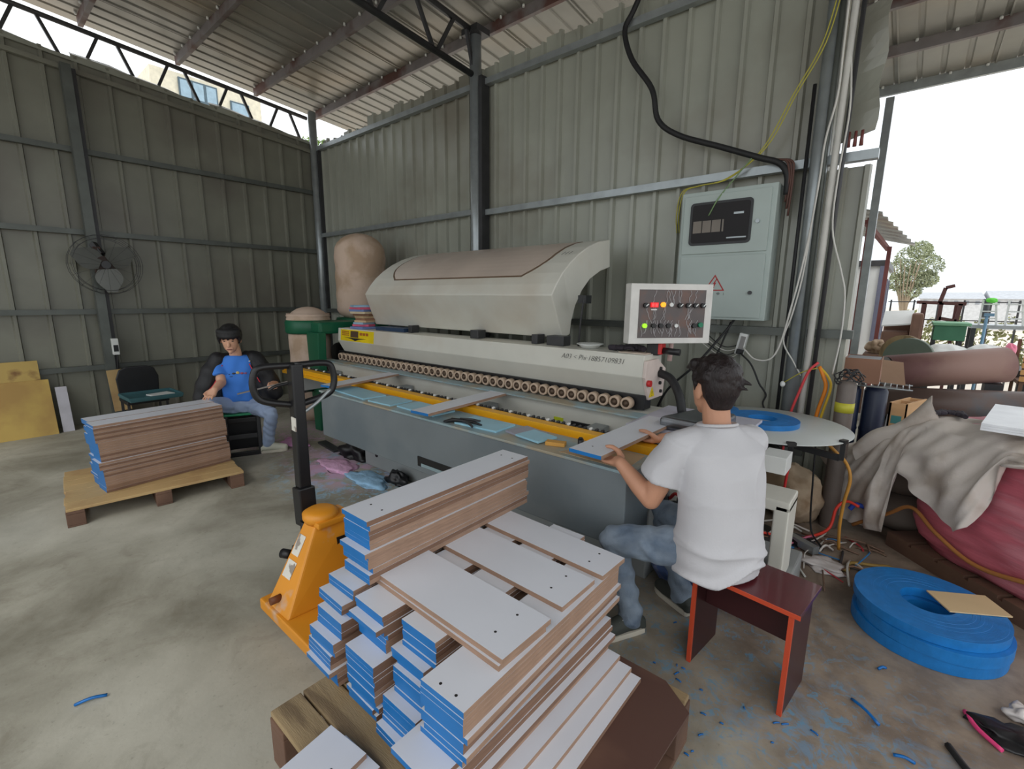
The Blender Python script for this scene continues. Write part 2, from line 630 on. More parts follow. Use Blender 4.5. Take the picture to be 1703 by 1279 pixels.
# posts that carry the roof's far edge and its right side
for (px, py) in ((-0.53, 7.9), (2.5, 7.9), (2.5, 4.1), (2.5, -2.2), (-7.5, -2.2), (-3.95, -2.2)):
    t = thing('column', (px, py, 0), kind='structure')
    MB().bar((px, py, 0), (px, py, roof_z(py) - 0.07), 0.085).build('post', M_galv, t)
    MB().cbox((px, py, 0.01), (0.2, 0.2, 0.02)).build('base_plate', M_galv, t)
# ------------------------------------------------------------------ edge banding machine
M_cream = mat('machine_cream', (212, 210, 200), 0.42, 0.0, 0.05, 3.0, rgb2=(196, 184, 168), mix_scale=1.2, mix_lo=0.55, mix_hi=0.8)
M_dusty = mat('dusty_cream', (208, 190, 174), 0.7, 0.0, 0.06, 4.0)
M_apron = mat('blue_grey_paint', (120, 128, 132), 0.45, 0.0, 0.08, 2.5, rgb2=(106, 116, 122), mix_scale=1.2)
M_base = mat('base_grey_paint', (150, 154, 154), 0.5, 0.0, 0.1, 2.0)
M_ttop = mat('worn_table_top', (150, 172, 178), 0.5, 0.1, 0.15, 5.0, rgb2=(170, 160, 140), mix_scale=3.0)
M_railY = mat('yellow_rail_paint', (236, 172, 24), 0.4, 0.0, 0.06, 5.0)
M_ring = mat('roller_ring', (196, 172, 150), 0.6)
M_hub = mat('roller_hub', (92, 74, 60), 0.6, 0.2)
M_lbl = mat('yellow_label', (236, 206, 20), 0.45)
M_ink = mat('black_ink', (30, 28, 30), 0.6)
M_smoke = mat('smoked_window', (196, 180, 168), 0.35, 0.0, 0.1, 2.0, rgb2=(208, 194, 182), mix_scale=1.5)
M_lilac = mat('lilac_laminate', (196, 194, 208), 0.4)
M_steel = mat('polished_steel', (120, 122, 126), 0.25, 0.8, 0.3, 4.0)

def text_obj(name, txt, size, loc, xdir, ydir, m, parent, ext=0.0006, shear=0.0, **kw):
    cu = bpy.data.curves.new(name, 'FONT')
    cu.body = txt
    cu.size = size
    cu.extrude = ext
    cu.shear = shear
    cu.resolution_u = 3
    cu.offset = -0.0012 if name.startswith('pen') else 0.0
    o = bpy.data.objects.new(name, cu)
    COL.objects.link(o)
    xd, yd = V(xdir).normalized(), V(ydir).normalized()
    zd = xd.cross(yd)
    mw = Matrix((xd, yd, zd)).transposed().to_4x4()
    mw.translation = V(loc)
    bpy.context.view_layer.update()
    me = bpy.data.meshes.new_from_object(o.evaluated_get(bpy.context.evaluated_depsgraph_get()))
    bpy.data.objects.remove(o)
    me.transform(mw)
    me.materials.clear()
    me.materials.append(m)
    return link(name, me, parent, **kw)

em = thing('edge_banding_machine', (-3.0, 2.6, 0), 'long cream and grey edge banding machine with a yellow rail along the back wall', 'machine')
# base, apron, table
MB().box((-3.86, 2.36, 0.0), (-0.98, 3.05, 0.47)).build('base', M_base, em, 0.01)
MB().box((-5.15, 2.75, 0.0), (-4.6, 3.05, 0.6)).build('base', M_base, em, 0.01)
ap = MB().box((-3.80, 1.925, 0.40), (-0.92, 2.20, 0.785)).build('apron', M_apron, em, 0.008)
MB().box((-2.48, 1.919, 0.445), (-2.06, 1.93, 0.515)).build('slot', M_black, ap)
MB().box((-2.44, 1.917, 0.447), (-2.20, 1.925, 0.470)).build('slot_scrap', M_ttop, ap)
MB().cyl((-3.66, 2.352, 0.13), (-3.66, 2.365, 0.13), 0.018).build('hole', M_black, em)
MB().box((-3.81, 1.915, 0.785), (-0.91, 2.215, 0.80)).build('table_top', M_ttop, em, 0.003)
# yellow guide rail and its little support rollers
m = MB()
m.prism([(-5.25, 2.235, 0.755), (-5.25, 2.235, 0.785), (-5.25, 2.255, 0.785), (-5.25, 2.255, 0.83), (-5.25, 2.33, 0.83), (-5.25, 2.33, 0.755)], (4.50, 0, 0))
rail = m.build('guide_rail', M_railY, em, 0.003)
m = MB()
for k in range(112):
    xx = -5.2 + k * 0.0395
    m.cyl((xx, 2.338, 0.833), (xx, 2.358, 0.833), 0.009, n=8, mi=1 if k % 4 == 1 else 0)
m.build('rail_rollers', [M_dark, M_white], em, kind='stuff')
MB().box((-5.22, 2.30, 0.79), (-0.78, 2.36, 0.826)).build('rail_track', M_black, em)
for xx in (-4.9, -3.6, -2.5, -1.5):
    MB().box((xx - 0.05, 2.20, 0.6), (xx + 0.05, 2.72, 0.76)).build('rail_bracket', M_base, em)
# bed
MB().box((-5.15, 2.74, 0.42), (-1.20, 3.10, 0.852)).build('bed', M_cream, em, 0.008)
MB().box((-5.30, 2.68, 0.852), (-1.22, 2.80, 0.864)).build('bed_ledge', M_ttop, em, 0.002)
MB().box((-1.76, 2.732, 0.70), (-1.60, 2.742, 0.735)).build('bed_slot', M_black, em, 0.004)
MB().box((-1.91, 2.733, 0.715), (-1.83, 2.742, 0.74)).build('bed_sticker', mat('lime_sticker', (196, 206, 40), 0.5), em)
# pressure rollers
MB().box((-5.16, 2.88, 0.864), (-1.28, 2.98, 0.96)).build('roller_backing', M_black, em)
proto = None
xr = -5.03
while xr < -1.32:
    if proto is None:
        m = MB()
        m.lathe((xr, 2.815, 0.905), [(0.0, 0.012), (0.024, 0.012), (0.026, 0.0), (0.040, 0.0), (0.0415, 0.006), (0.0415, 0.05), (0.0, 0.05)], n=18, mi=0, axis=(0, 1, 0))
        m.lathe((xr, 2.806, 0.905), [(0.0, 0.0), (0.012, 0.0), (0.016, 0.012), (0.024, 0.022)], n=12, mi=1, axis=(0, 1, 0))
        proto = m.build('pressure_roller', [M_ring, M_hub], em)
        x0 = xr
        # inner disc of the wheel is dark
        for p in proto.data.polygons:
            c = p.center
            if math.hypot(c.x - xr, c.z - 0.905) < 0.0255:
                p.material_index = 1
    else:
        o = proto.copy()
        COL.objects.link(o)
        o.location.x += xr - x0
    xr += 0.0868
# pressure beam
def prism_x(poly, xa, xb, m, mi=0):
    m.prism([(xa, y, z) for y, z in poly], (xb - xa, 0, 0), mi)
    return m
m = MB()
prism_x([(2.915, 0.945), (2.835, 1.09), (2.85, 1.235), (3.13, 1.235), (3.13, 0.945)], -5.09, -1.285, m)
beam = m.build('pressure_beam', M_cream, em, 0.006)
m = MB()
prism_x([(2.91, 0.93), (2.83, 1.09), (2.845, 1.20), (3.02, 1.20), (3.16, 1.12), (3.13, 0.93)], -1.285, -1.262, m)
MB().box((-1.50, 2.90, 1.235), (-1.30, 3.10, 1.24)).build('top_plate', M_dusty, em)
ep = m.build('end_plate', mat('end_plate_paint', (214, 198, 190), 0.45), em, 0.004)
MB().cyl((-1.262, 2.87, 1.05), (-1.238, 2.87, 1.05), 0.022).build('red_button', M_red, ep)
for yy, zz in ((3.06, 1.13), (3.06, 1.03), (3.08, 0.97)):
    MB().cyl((-1.262, yy, zz), (-1.25, yy, zz), 0.012).build('bolt', M_black, ep)
MB().prism([(-1.261, 2.90, 0.95), (-1.261, 2.985, 0.95), (-1.261, 2.9425, 1.02)], (0.0015, 0, 0)).build('warning_sticker', M_lbl, ep)
text_obj('warning_mark', '!', 0.05, (-1.2592, 2.936, 0.957), (0, 1, 0), (0, 0, 1), M_ink, ep, label='black mark on the yellow warning sticker')
# yellow safety label on the beam's far end (front upper face leans back a little)
fy = lambda z: 2.835 + (z - 1.09) * (0.015 / 0.145) - 0.0015
lb = MB().prism([(-5.03, fy(1.095), 1.095), (-4.36, fy(1.095), 1.095), (-4.36, fy(1.222), 1.222), (-5.03, fy(1.222), 1.222)], (0, 0.001, 0)).build('safety_label', M_lbl, em)
MB().prism([(-4.82, fy(1.15) - 0.002, 1.14), (-4.66, fy(1.15) - 0.002, 1.14), (-4.66, fy(1.21) - 0.002, 1.212), (-4.82, fy(1.21) - 0.002, 1.212)], (0, 0.001, 0)).build('label_picture', mat('label_brown', (84, 62, 46), 0.6), lb)
MB().prism([(-4.95, fy(1.13) - 0.002, 1.135), (-4.80, fy(1.12) - 0.002, 1.122), (-4.72, fy(1.10) - 0.002, 1.103), (-4.64, fy(1.12) - 0.002, 1.122), (-4.49, fy(1.13) - 0.002, 1.135)], (0, 0.001, 0)).build('label_arrow', M_ink, lb)
m = MB()
for r in range(3):
    for k in range(5):
        m.box((-4.99 + k * 0.03, fy(1.16) - 0.003, 1.155 + r * 0.02), (-4.99 + k * 0.03 + 0.02, fy(1.16) - 0.001, 1.155 + r * 0.02 + 0.011))
for k in range(3):
    m.box((-4.63 + k * 0.06, fy(1.18) - 0.003, 1.17), (-4.63 + k * 0.06 + 0.045, fy(1.18) - 0.001, 1.20))
m.build('label_print', mat('label_red_print', (176, 96, 40), 0.6), lb, kind='stuff')
# pen note on the beam
text_obj('pen_note', 'A03 < Phi\u00b718857109831', 0.052, (-1.93, fy(1.165) - 0.004, 1.165), (1, 0, 0), (0, 0.1, 1), M_ink, em, shear=0.25)
# hood: curved lid over the tools
top_curve = [(2.86, 1.62), (2.92, 1.705), (3.0, 1.79), (3.1, 1.87), (3.22, 1.945), (3.36, 2.01), (3.52, 2.062), (3.70, 2.095)]
under = [(3.72, 1.865), (3.56, 1.825), (3.40, 1.755), (3.28, 1.66), (3.20, 1.54), (3.17, 1.42), (3.17, 1.31)]
prof = [(3.07, 1.285)] + top_curve + under
m = MB()
n = len(prof)
vs_ = []
for xa, tilt in ((-4.52, -0.42), (-2.045, -0.10)):
    for yy, zz in prof:
        # the ends lean: the lower edge stands further right
        vs_.append((xa + (1.62 - zz) * tilt if zz < 1.62 else xa, yy, zz))
m.add(vs_, [(k, (k + 1) % n, n + (k + 1) % n, n + k) for k in range(n)])
m.add(vs_, [tuple(range(n - 1, -1, -1)), tuple(range(n, 2 * n))])
hood = m.build('hood', M_cream, em, 0.012, 3)
def hood_strip(name, x0, x1, pts, off, m_, th=0.003, round_=0.0, parent=None):
    """a panel that lies on the hood's curve"""
    g = []
    for i, (yy, zz) in enumerate(pts):
        a = pts[max(i - 1, 0)]
        b = pts[min(i + 1, len(pts) - 1)]
        d = V((0, b[0] - a[0], b[1] - a[1])).normalized()
        nrm = V((0, -d.z, d.y))
        t = i / (len(pts) - 1)
        cut = round_ * max(0, 1 - t * 2.2) ** 2
        p = V((0, yy, zz)) + nrm * off
        g.append([(x0 + cut * 1.2, p), (x1 - cut, p)])
    mb = MB()
    vs_ = []
    for row in g:
        for xx, p in row:
            vs_.append((xx, p.y, p.z))
    k0 = len(vs_)
    for row in g:
        for xx, p in row:
            vs_.append((xx, p.y + 0.002, p.z - th))
    fa = []
    for i in range(len(g) - 1):
        a = i * 2
        fa += [(a, a + 1, a + 3, a + 2), (k0 + a, k0 + a + 2, k0 + a + 3, k0 + a + 1), (a, a + 2, k0 + a + 2, k0 + a), (a + 1, k0 + a + 1, k0 + a + 3, a + 3)]
    e = (len(g) - 1) * 2
    fa += [(0, k0, k0 + 1, 1), (e, e + 1, k0 + e + 1, k0 + e)]
    mb.add(vs_, fa)
    return mb.build(name, m_, parent)
def curve_pt(t):
    f = t * (len(top_curve) - 1)
    i = min(int(f), len(top_curve) - 2)
    f -= i
    a, b = top_curve[i], top_curve[i + 1]
    return (a[0] + (b[0] - a[0]) * f, a[1] + (b[1] - a[1]) * f)
fr = hood_strip('window_frame', -4.33, -2.27, [curve_pt(0.24 + 0.70 * k / 10) for k in range(11)], 0.004, mat('window_gasket', (112, 92, 74), 0.6), round_=0.16, parent=hood)
hood_strip('window_pane', -4.305, -2.292, [curve_pt(0.258 + 0.67 * k / 10) for k in range(11)], 0.0062, M_smoke, round_=0.15, parent=hood)
text_obj('pen_mark', '111', 0.07, (-2.20, 3.17, 1.938), (1, 0, 0.02), (0, 0.84, 0.5), M_ink, hood, shear=0.3)
for xx, w in ((-3.9, 0.05), (-3.0, 0.10), (-2.30, 0.06), (-2.15, 0.16)):
    MB().box((xx, 2.95, 1.235), (xx + w, 3.05, 1.31)).build('hood_bracket', M_dark, em, 0.005)
MB().box((-4.45, 2.93, 1.235), (-3.95, 3.10, 1.275)).build('hood_tray', mat('navy_paint', (40, 62, 92), 0.5), em, 0.004)
MB().tube([(-1.88, 3.05, 1.62), (-1.89, 3.03, 1.45), (-1.90, 3.02, 1.24)], 0.008).build('gas_strut', M_black, em)
MB().box((-1.93, 3.04, 1.56), (-1.86, 3.12, 1.62)).build('strut_bracket', M_black, em)
# infeed table, black glue cover, hose, motor unit and right-hand bracket
MB().box((-1.22, 2.50, 0.845), (-0.62, 3.15, 0.862)).build('infeed_table', M_lilac, em, 0.003)
MB().box((-1.18, 2.62, 0.3), (-0.92, 2.90, 0.845)).build('infeed_cabinet', M_cream, em, 0.01)
m = MB()
m.prism([(-1.03, 2.52, 0.865), (-0.72, 2.50, 0.865), (-0.70, 2.88, 0.865), (-0.92, 2.90, 0.865)], (0.0, 0.0, 0.075))
m.build('glue_cover', M_steel, em, 0.03, 4)
m = MB()
m.tube([(-1.26, 3.05, 1.10), (-1.17, 3.03, 1.07), (-1.09, 2.98, 0.98), (-1.05, 2.95, 0.87)], 0.028, n=12)
m.build('hose', M_rub, em)
MB().box((-0.52, 2.72, 0.68), (-0.40, 2.88, 0.775)).build('switch_box', M_white, em, 0.004)
m = MB()
m.box((-0.40, 2.50, 0.18), (-0.33, 2.72, 0.60))
m.box((-0.62, 2.50, 0.56), (-0.33, 2.72, 0.62))
m.build('bracket', M_cream, em, 0.012, 3)
MB().box((-0.62, 2.45, 0.0), (-0.30, 2.95, 0.18)).build('bracket_foot', M_base, em, 0.01)
mo = MB().box((-0.95, 2.42, 0.02), (-0.62, 2.62, 0.42)).build('pneumatic_unit', M_black, em, 0.02)
for k in range(4):
    MB().cyl((-0.92 + k * 0.075, 2.44, 0.42), (-0.92 + k * 0.075, 2.44, 0.54), 0.022, 0.014, 10).build('valve', [M_dark, M_steel][k % 2], mo)
for k, (cc) in enumerate((M_red, M_red, M_rub)):
    MB().tube([(-0.90 + k * 0.08, 2.44, 0.50), (-0.84 + k * 0.08, 2.38, 0.56), (-0.76 + k * 0.06, 2.38, 0.48), (-0.70 + k * 0.05, 2.40, 0.36)], 0.009).build('air_line', cc, mo)
# rotary handle on the beam end
rh = MB().box((-1.335, 2.98, 1.225), (-1.25, 3.05, 1.325)).build('control_block', M_black, em, 0.006)
MB().box((-1.25, 2.97, 1.235), (-1.225, 3.04, 1.315)).build('red_cap', M_red, rh, 0.004)
MB().cyl((-1.225, 3.0, 1.26), (-1.115, 3.01, 1.255), 0.022).build('handle_grip', M_black, rh)
# control panel on its post
MB().cyl((-1.225, 3.12, 1.18), (-1.215, 3.12, 1.40), 0.016).build('panel_post', mat('pink_grey_paint', (214, 184, 178), 0.5), em)
A = 0.872
ex, ny = V((math.cos(A), math.sin(A), 0)), V((math.sin(A), -math.cos(A), 0))
pc = V((-1.187, 3.0, 1.502))
M3 = Matrix((ex, -ny, V((0, 0, 1)))).transposed()
def P(u, v, d=0.0):
    """point on the panel face: u right, v up, d out of it"""
    return pc + ex * u + V((0, 0, v)) + ny * d
def pbox(u0, u1, v0, v1, d0, d1):
    m = MB()
    c = P((u0 + u1) / 2, (v0 + v1) / 2, (d0 + d1) / 2)
    m.cbox(c, (abs(u1 - u0), abs(d1 - d0), abs(v1 - v0)), 0, M3)
    return m
cp = pbox(-0.285, 0.285, -0.193, 0.193, -0.09, 0.0).build('control_panel', mat('panel_white', (214, 212, 208), 0.4), em, 0.006)
pbox(-0.228, 0.235, -0.155, 0.155, -0.004, 0.002).build('panel_face', mat('panel_face_grey', (92, 84, 84), 0.45, rgb2=(110, 84, 76), mix_scale=6), cp)
rng = random.Random(3)
m = MB()
for k in range(44):
    u = -0.215 + rng.random() * 0.43
    v = rng.choice((0.15, 0.05, -0.04, -0.06))
    pts = []
    for j in range(5):
        pts.append(P(u, v, 0.004))
        v -= 0.022
        u += rng.uniform(-0.014, 0.014)
    m.tube(pts, 0.0021, n=4, sub=2)
m.build('scratched_lines', mat('chalk_lines', (176, 172, 174), 0.7), cp, kind='stuff')
us = [-0.185, -0.125, -0.065, -0.008, 0.052, 0.108, 0.160, 0.213]
for k, u in enumerate(us):
    if k == 1:
        d_ = pbox(u - 0.026, u + 0.026, 0.043, 0.073, 0.0, 0.012).build('display', mat('led_red', (225, 16, 24), 0.4, emit=0.7), cp)
        pbox(u - 0.020, u - 0.003, 0.048, 0.068, 0.012, 0.013).build('digit', mat('led_digit', (255, 70, 70), 0.4, emit=0.9), d_)
        pbox(u + 0.003, u + 0.020, 0.048, 0.068, 0.012, 0.013).build('digit', MATS['led_digit'], d_)
        pbox(u - 0.02, u + 0.02, 0.024, 0.032, 0.0, 0.006).build('display_tag', M_white, cp)
    elif k == 2:
        MB().cyl(P(u, 0.06, 0), P(u, 0.06, 0.016), 0.016).build('amber_lamp', mat('amber_light', (255, 150, 30), 0.4, emit=1.6), cp)
    elif k == 3:
        MB().cyl(P(u, 0.06, 0), P(u, 0.06, 0.014), 0.013).build('white_button', M_white, cp)
    else:
        kn = MB().cyl(P(u, 0.055, 0), P(u, 0.055, 0.022), 0.016).build('knob', M_black, cp)
        MB().bar(P(u - 0.004, 0.05, 0.024), P(u + 0.012, 0.064, 0.024), 0.006).build('pointer', M_white, kn)
for k, u in enumerate([-0.185, -0.125, -0.075, -0.022, 0.035, 0.160, 0.205]):
    if k == 0:
        MB().cyl(P(u, -0.075, 0), P(u, -0.075, 0.016), 0.015).build('green_lamp', mat('green_light', (160, 235, 40), 0.4, emit=0.9), cp)
    elif k == 4:
        MB().cyl(P(u, -0.075, 0), P(u, -0.075, 0.014), 0.012).build('white_button', M_white, cp)
    elif k == 6:
        MB().cyl(P(u, -0.07, 0), P(u, -0.07, 0.02), 0.016).build('green_button', mat('green_plastic', (22, 126, 92), 0.4), cp)
    else:
        MB().cyl(P(u, -0.075, 0), P(u, -0.075, 0.022), 0.015).build('knob', M_black, cp)
# ------------------------------------------------------------------ shelf boards
M_lam = mat('white_laminate', (216, 219, 228), 0.35, 0.0, 0.03, 3.0)
M_blue = mat('blue_edge_band', (8, 108, 178), 0.4, 0.0, 0.08, 8.0)
M_mdf = mat('raw_fibreboard', (158, 128, 108), 0.85, 0.0, 0.16, 14.0, 0.1, 60, stretch=(1, 1, 8))
M_mdf2 = mat('raw_fibreboard_dark', (128, 98, 80), 0.85, 0.0, 0.16, 14.0, 0.1, 60, stretch=(1, 1, 8))
BM = {}
def board_mesh(w, l, t, dark=False, ends='front'):
    """l along local Y, blue band on the -Y end (or on a long side), bare fibreboard elsewhere"""
    key = (round(w, 3), round(l, 3), round(t, 3), dark, ends)
    if key in BM:
        return BM[key]
    bm = bmesh.new()
    x, y = w / 2, l / 2
    co = [(-x, -y, 0), (x, -y, 0), (x, y, 0), (-x, y, 0), (-x, -y, t), (x, -y, t), (x, y, t), (-x, y, t)]
    vs_ = [bm.verts.new(c) for c in co]
    fs = [((3, 2, 1, 0), 0), ((4, 5, 6, 7), 0), ((0, 1, 5, 4), 1 if ends != 'none' else 2), ((1, 2, 6, 5), 2), ((2, 3, 7, 6), 2), ((3, 0, 4, 7), 2 if ends != 'long' else 1)]
    for f, mi in fs:
        fc = bm.faces.new([vs_[k] for k in f])
        fc.material_index = mi
    me = bpy.data.meshes.new('shelf_board')
    bm.to_mesh(me)
    bm.free()
    for m in (M_lam, M_blue, M_mdf2 if dark else M_mdf):
        me.materials.append(m)
    BM[key] = me
    return me

hole_mesh = None
def holes(o, pts, t):
    """drilled holes near a board's ends, as dark plugs flush with its face"""
    global hole_mesh
    if hole_mesh is None:
        m = MB().cyl((0, 0, -0.004), (0, 0, 0.0006), 0.0045, n=10)
        ho = m.build('hole', M_ink)
        hole_mesh = ho.data
        bpy.data.objects.remove(ho)
    for (x, y) in pts:
        h = bpy.data.objects.new('screw_hole', hole_mesh)
        COL.objects.link(h)
        h.parent = o
        h.location = (x, y, t)

def board(x, y, z, w, l, t, rz, label, group, dark=False, rx=0.0, ry=0.0, name='shelf_board', ends='front'):
    o = bpy.data.objects.new(name, board_mesh(w, l, t, dark, ends))
    COL.objects.link(o)
    o.location = (x, y, z)
    o.rotation_euler = (rx, ry, math.radians(rz))
    return tag(o, label, 'board', group)

ORD = ['topmost', 'second', 'third', 'fourth', 'fifth', 'sixth', 'seventh', 'eighth', 'ninth', 'tenth', 'eleventh', 'twelfth', 'thirteenth', 'fourteenth', 'fifteenth',
       'sixteenth', 'seventeenth', 'eighteenth', 'nineteenth', 'twentieth', 'twenty-first', 'twenty-second', 'twenty-third', 'twenty-fourth', 'twenty-fifth', 'twenty-sixth',
       'twenty-seventh', 'twenty-eighth', 'twenty-ninth', 'thirtieth', 'thirty-first', 'thirty-second', 'thirty-third', 'thirty-fourth', 'thirty-fifth']
def nth(k):
    return ORD[k] if k == 0 else ORD[k] + ' from the top'

T = 0.018
rb = random.Random(11)
# pallet under the near pile
def plank(m, lo, hi):
    m.box(lo, hi)
M_wood = mat('pallet_wood', (156, 134, 100), 0.8, 0.0, 0.16, 3.0, 0.25, 40, rgb2=(120, 100, 74), mix_scale=2.5, stretch=(1, 8, 1))
M_wood2 = mat('pallet_wood_brown', (112, 84, 68), 0.75, 0.0, 0.12, 3.0, 0.2, 30, rgb2=(92, 68, 56), mix_scale=2.0)
M_wood3 = mat('pale_plywood', (190, 160, 112), 0.7, 0.0, 0.1, 3.0, rgb2=(172, 138, 96), mix_scale=2.0)

def pallet(name, x0, x1, y0, y1, top, rz, label, m1, m2, slabs=9, along='x'):
    c = ((x0 + x1) / 2, (y0 + y1) / 2)
    t = thing(name, (c[0], c[1], 0), label, 'pallet')
    lx, ly = x1 - x0, y1 - y0
    R = rotz(rz)
    def pl(nm, lo, hi, m_, bv=0.004):
        mb = MB()
        mb.box(lo, hi, 0, R, (c[0], c[1], 0))
        return mb.build(nm, m_, t, bv)
    th = 0.022
    r = random.Random(len(label))
    n = slabs
    if along == 'x':
        w = ly / n
        for k in range(n):
            e = r.uniform(-0.006, 0.006)
            pl('deck_board', (x0 + e, y0 + k * w + 0.004, top - th), (x1 + e, y0 + (k + 1) * w - 0.004, top - r.uniform(0, 0.002)), m1)
        for k in range(3):
            yy = y0 + (ly - 0.1) * k / 2
            yy = x0 + (lx - 0.1) * k / 2
            pl('stringer', (yy, y0, top - th - 0.028), (yy + 0.1, y1, top - th), m2)
            for j in range(3):
                bb = y0 + (ly - 0.12) * j / 2
                pl('block', (yy, bb, 0.02), (yy + 0.1, bb + 0.12, top - th - 0.028), m2)
            pl('bottom_board', (yy, y0, 0.0), (yy + 0.1, y1, 0.02), m2)
    else:
        w = lx / n
        for k in range(n):
            e = r.uniform(-0.006, 0.006)
            pl('deck_board', (x0 + k * w + 0.003, y0 + e, top - th), (x0 + (k + 1) * w - 0.003, y1 + e, top - r.uniform(0, 0.002)), m1)
        for k in range(3):
            yy = y0 + (ly - 0.1) * k / 2
            pl('stringer', (x0, yy, top - th - 0.02), (x1, yy + 0.1, top - th), m2)
            for j in range(3):
                bb = x0 + (lx - 0.12) * j / 2
                pl('block', (bb, yy, 0.015), (bb + 0.12, yy + 0.1, top - th - 0.02), m2)
            pl('bottom_board', (x0, yy, 0.0), (x1, yy + 0.1, 0.015), m2)
    return t
p1 = pallet('pallet', -1.50, -0.43, 0.50, 1.52, 0.20, 0, 'weathered wooden pallet under the near pile of blue-edged boards', M_wood, M_wood2, 9, 'x')
M_brownboard = mat('brown_hardboard', (104, 76, 64), 0.5, 0.0, 0.1, 2.0, rgb2=(88, 62, 54), mix_scale=2.0)
hb = MB()
hb.prism([(-0.98, 0.56, 0.2005), (-0.435, 0.70, 0.2005), (-0.405, 1.43, 0.2005), (-0.52, 1.51, 0.2005), (-0.98, 1.51, 0.2005)], (0, 0, 0.008))
hb = tag(hb.build('hardboard_sheet', M_brownboard), 'dark brown hardboard sheet on the near pallet, sticking out beside the stool', 'sheet')

# four columns of boards, lying front to back
cols = [(-1.47, 'leftmost'), (-1.255, 'second'), (-1.055, 'third'), (-0.835, 'rightmost')]
z0 = 0.2095
NL = 20
for ci, (cx, cn) in enumerate(cols):
    lean = rb.uniform(-0.01, 0.01)
    for k in range(NL):
        f = 1 - k / (NL - 1)                       # 1 at the bottom
        if k == 0 or rb.random() < 0.45:
            jx, jy, jr = rb.uniform(-0.012, 0.012), rb.uniform(-0.028, 0.028), rb.uniform(-1.2, 1.2)
            fg = 1 - k / (NL - 1)
        f = fg
        dx = {0: -0.02, 1: -0.010, 2: 0.0, 3: 0.02}[ci] * f + jx + rb.uniform(-0.002, 0.002)
        dy = -0.10 * f * (0.7 if ci else 1.0) + jy + rb.uniform(-0.003, 0.003)
        if ci == 3:
            dx += {0: 0.15, 1: 0.11, 2: 0.05, 6: 0.025, 12: 0.012, 15: 0.015}.get(k, 0)
        if rb.random() < 0.15:
            dy -= 0.03
        yc = 0.745 + 0.44 + 0.02 - (0.10 if ci == 3 else 0.0)
        lab = 'blue-edged board, near pile, %s column, %s' % (cn, nth(NL - 1 - k))
        o = board(cx + dx, yc + dy, z0 + k * (T + 0.0003), 0.165, 0.85, T, jr, lab, 'boards in the near crosswise pile', dark=rb.random() < 0.4)
        if ci == 3 and k in (NL - 1, NL - 2, NL - 4, NL - 5):
            holes(o, [(0.03, -0.40), (-0.03, -0.40)], T)
zt = z0 + NL * (T + 0.0003)
# boards laid crosswise on the top
cross = [
    (0.952, 0.215, -1.135, 0.78, 0, 'front cross board on the near pile, lower of two'),
    (0.962, 0.225, -1.130, 0.78, 1, 'wide front board laid across the top of the near pile, two drilled holes'),
    (1.265, 0.205, -1.145, 0.78, 0, 'middle board laid across the top of the near pile, two drilled holes'),
    (1.495, 0.165, -1.125, 0.77, 0, 'rearmost board laid across the top of the near pile, by the worker\'s knee'),
]
for (yy, w, xc, l, lev, lab) in cross:
    o = board(xc, yy, zt + lev * (T + 0.0003), w, l, T, -90 + rb.uniform(-1.5, 0.5), lab, 'boards across the near pile', ends='none')
    holes(o, [(-w * 0.25, l / 2 - 0.09), (w * 0.2, l / 2 - 0.09)], T)
ztop = zt + 2 * (T + 0.0003)
# tall narrow stack on the far left of the pile
z = zt + T + 0.0006
# a spacer board on the left so that the stack lies level
NS = 13
for k in range(NS):
    off = [(0.004, -0.004), (0.004, -0.004), (0.002, 0.012), (0.0, -0.004), (0.0, -0.004), (0.001, -0.002), (0.012, -0.022), (0.0, 0.006), (0.001, 0.006), (0.001, 0.006), (0.0, 0.005), (0.006, 0.008), (0.0, 0.0)][k]
    o = board(-1.425 + off[0], 1.262 + off[1] + (0.0), z + k * (T + 0.0003), 0.162, 0.90, T, 0.4 + rb.uniform(-0.15, 0.15),
              'blue-edged board, narrow stack standing on the near pile, %s' % nth(NS - 1 - k), 'boards in the narrow stack', dark=rb.random() < 0.3)
    if k == NS - 1:
        holes(o, [(-0.03, -0.36), (0.04, -0.36), (-0.03, 0.38), (0.04, 0.38)], T)
# the two white boards at the bottom edge of the picture, propped on a low block of boards
for k, (bx, by, w, l, rz_) in enumerate(((-1.098, 0.37, 0.17, 0.5, 4), (-1.137, 0.355, 0.17, 0.5, 7))):
    o = board(bx, by, 0.2095 + 0.0185 * k, w, l, T, rz_, 'white board at the near pallet\'s front edge, %s of a pair' % ('lower' if k == 0 else 'upper'), 'white boards at the pallet edge', ends='none')
    holes(o, [(0.04, 0.16)], T)

# far pallet with two columns of boards
p2 = pallet('pallet', -5.17, -4.20, 0.33, 1.43, 0.135, -6, 'wooden pallet under the far stack of boards, with bare boards sticking out in front', M_wood3, M_wood2, 7, 'y')
NF = 28
zf = 0.1358
for ci, (cx, cn) in enumerate(((-4.745, 'rear'), (-4.545, 'front'))):
    for k in range(NF):
        f = 1 - k / (NF - 1)
        if k == 0 or rb.random() < 0.3:
            jx, jy, jr = rb.uniform(-0.020, 0.020), rb.uniform(-0.014, 0.014), rb.uniform(-0.5, 0.5)
        dx = 0.02 * f + jx + rb.uniform(-0.0015, 0.0015)
        dy = 0.012 * f + jy
        board(cx + dx, 0.94 + dy, zf + k * (T + 0.0004), 0.178, 0.87, T, 5 + jr,
              'board of the far stack, %s column, %s' % (cn, nth(NF - 1 - k)), 'boards in the far stack', dark=(k * 7 // 5) % 3 == 0)

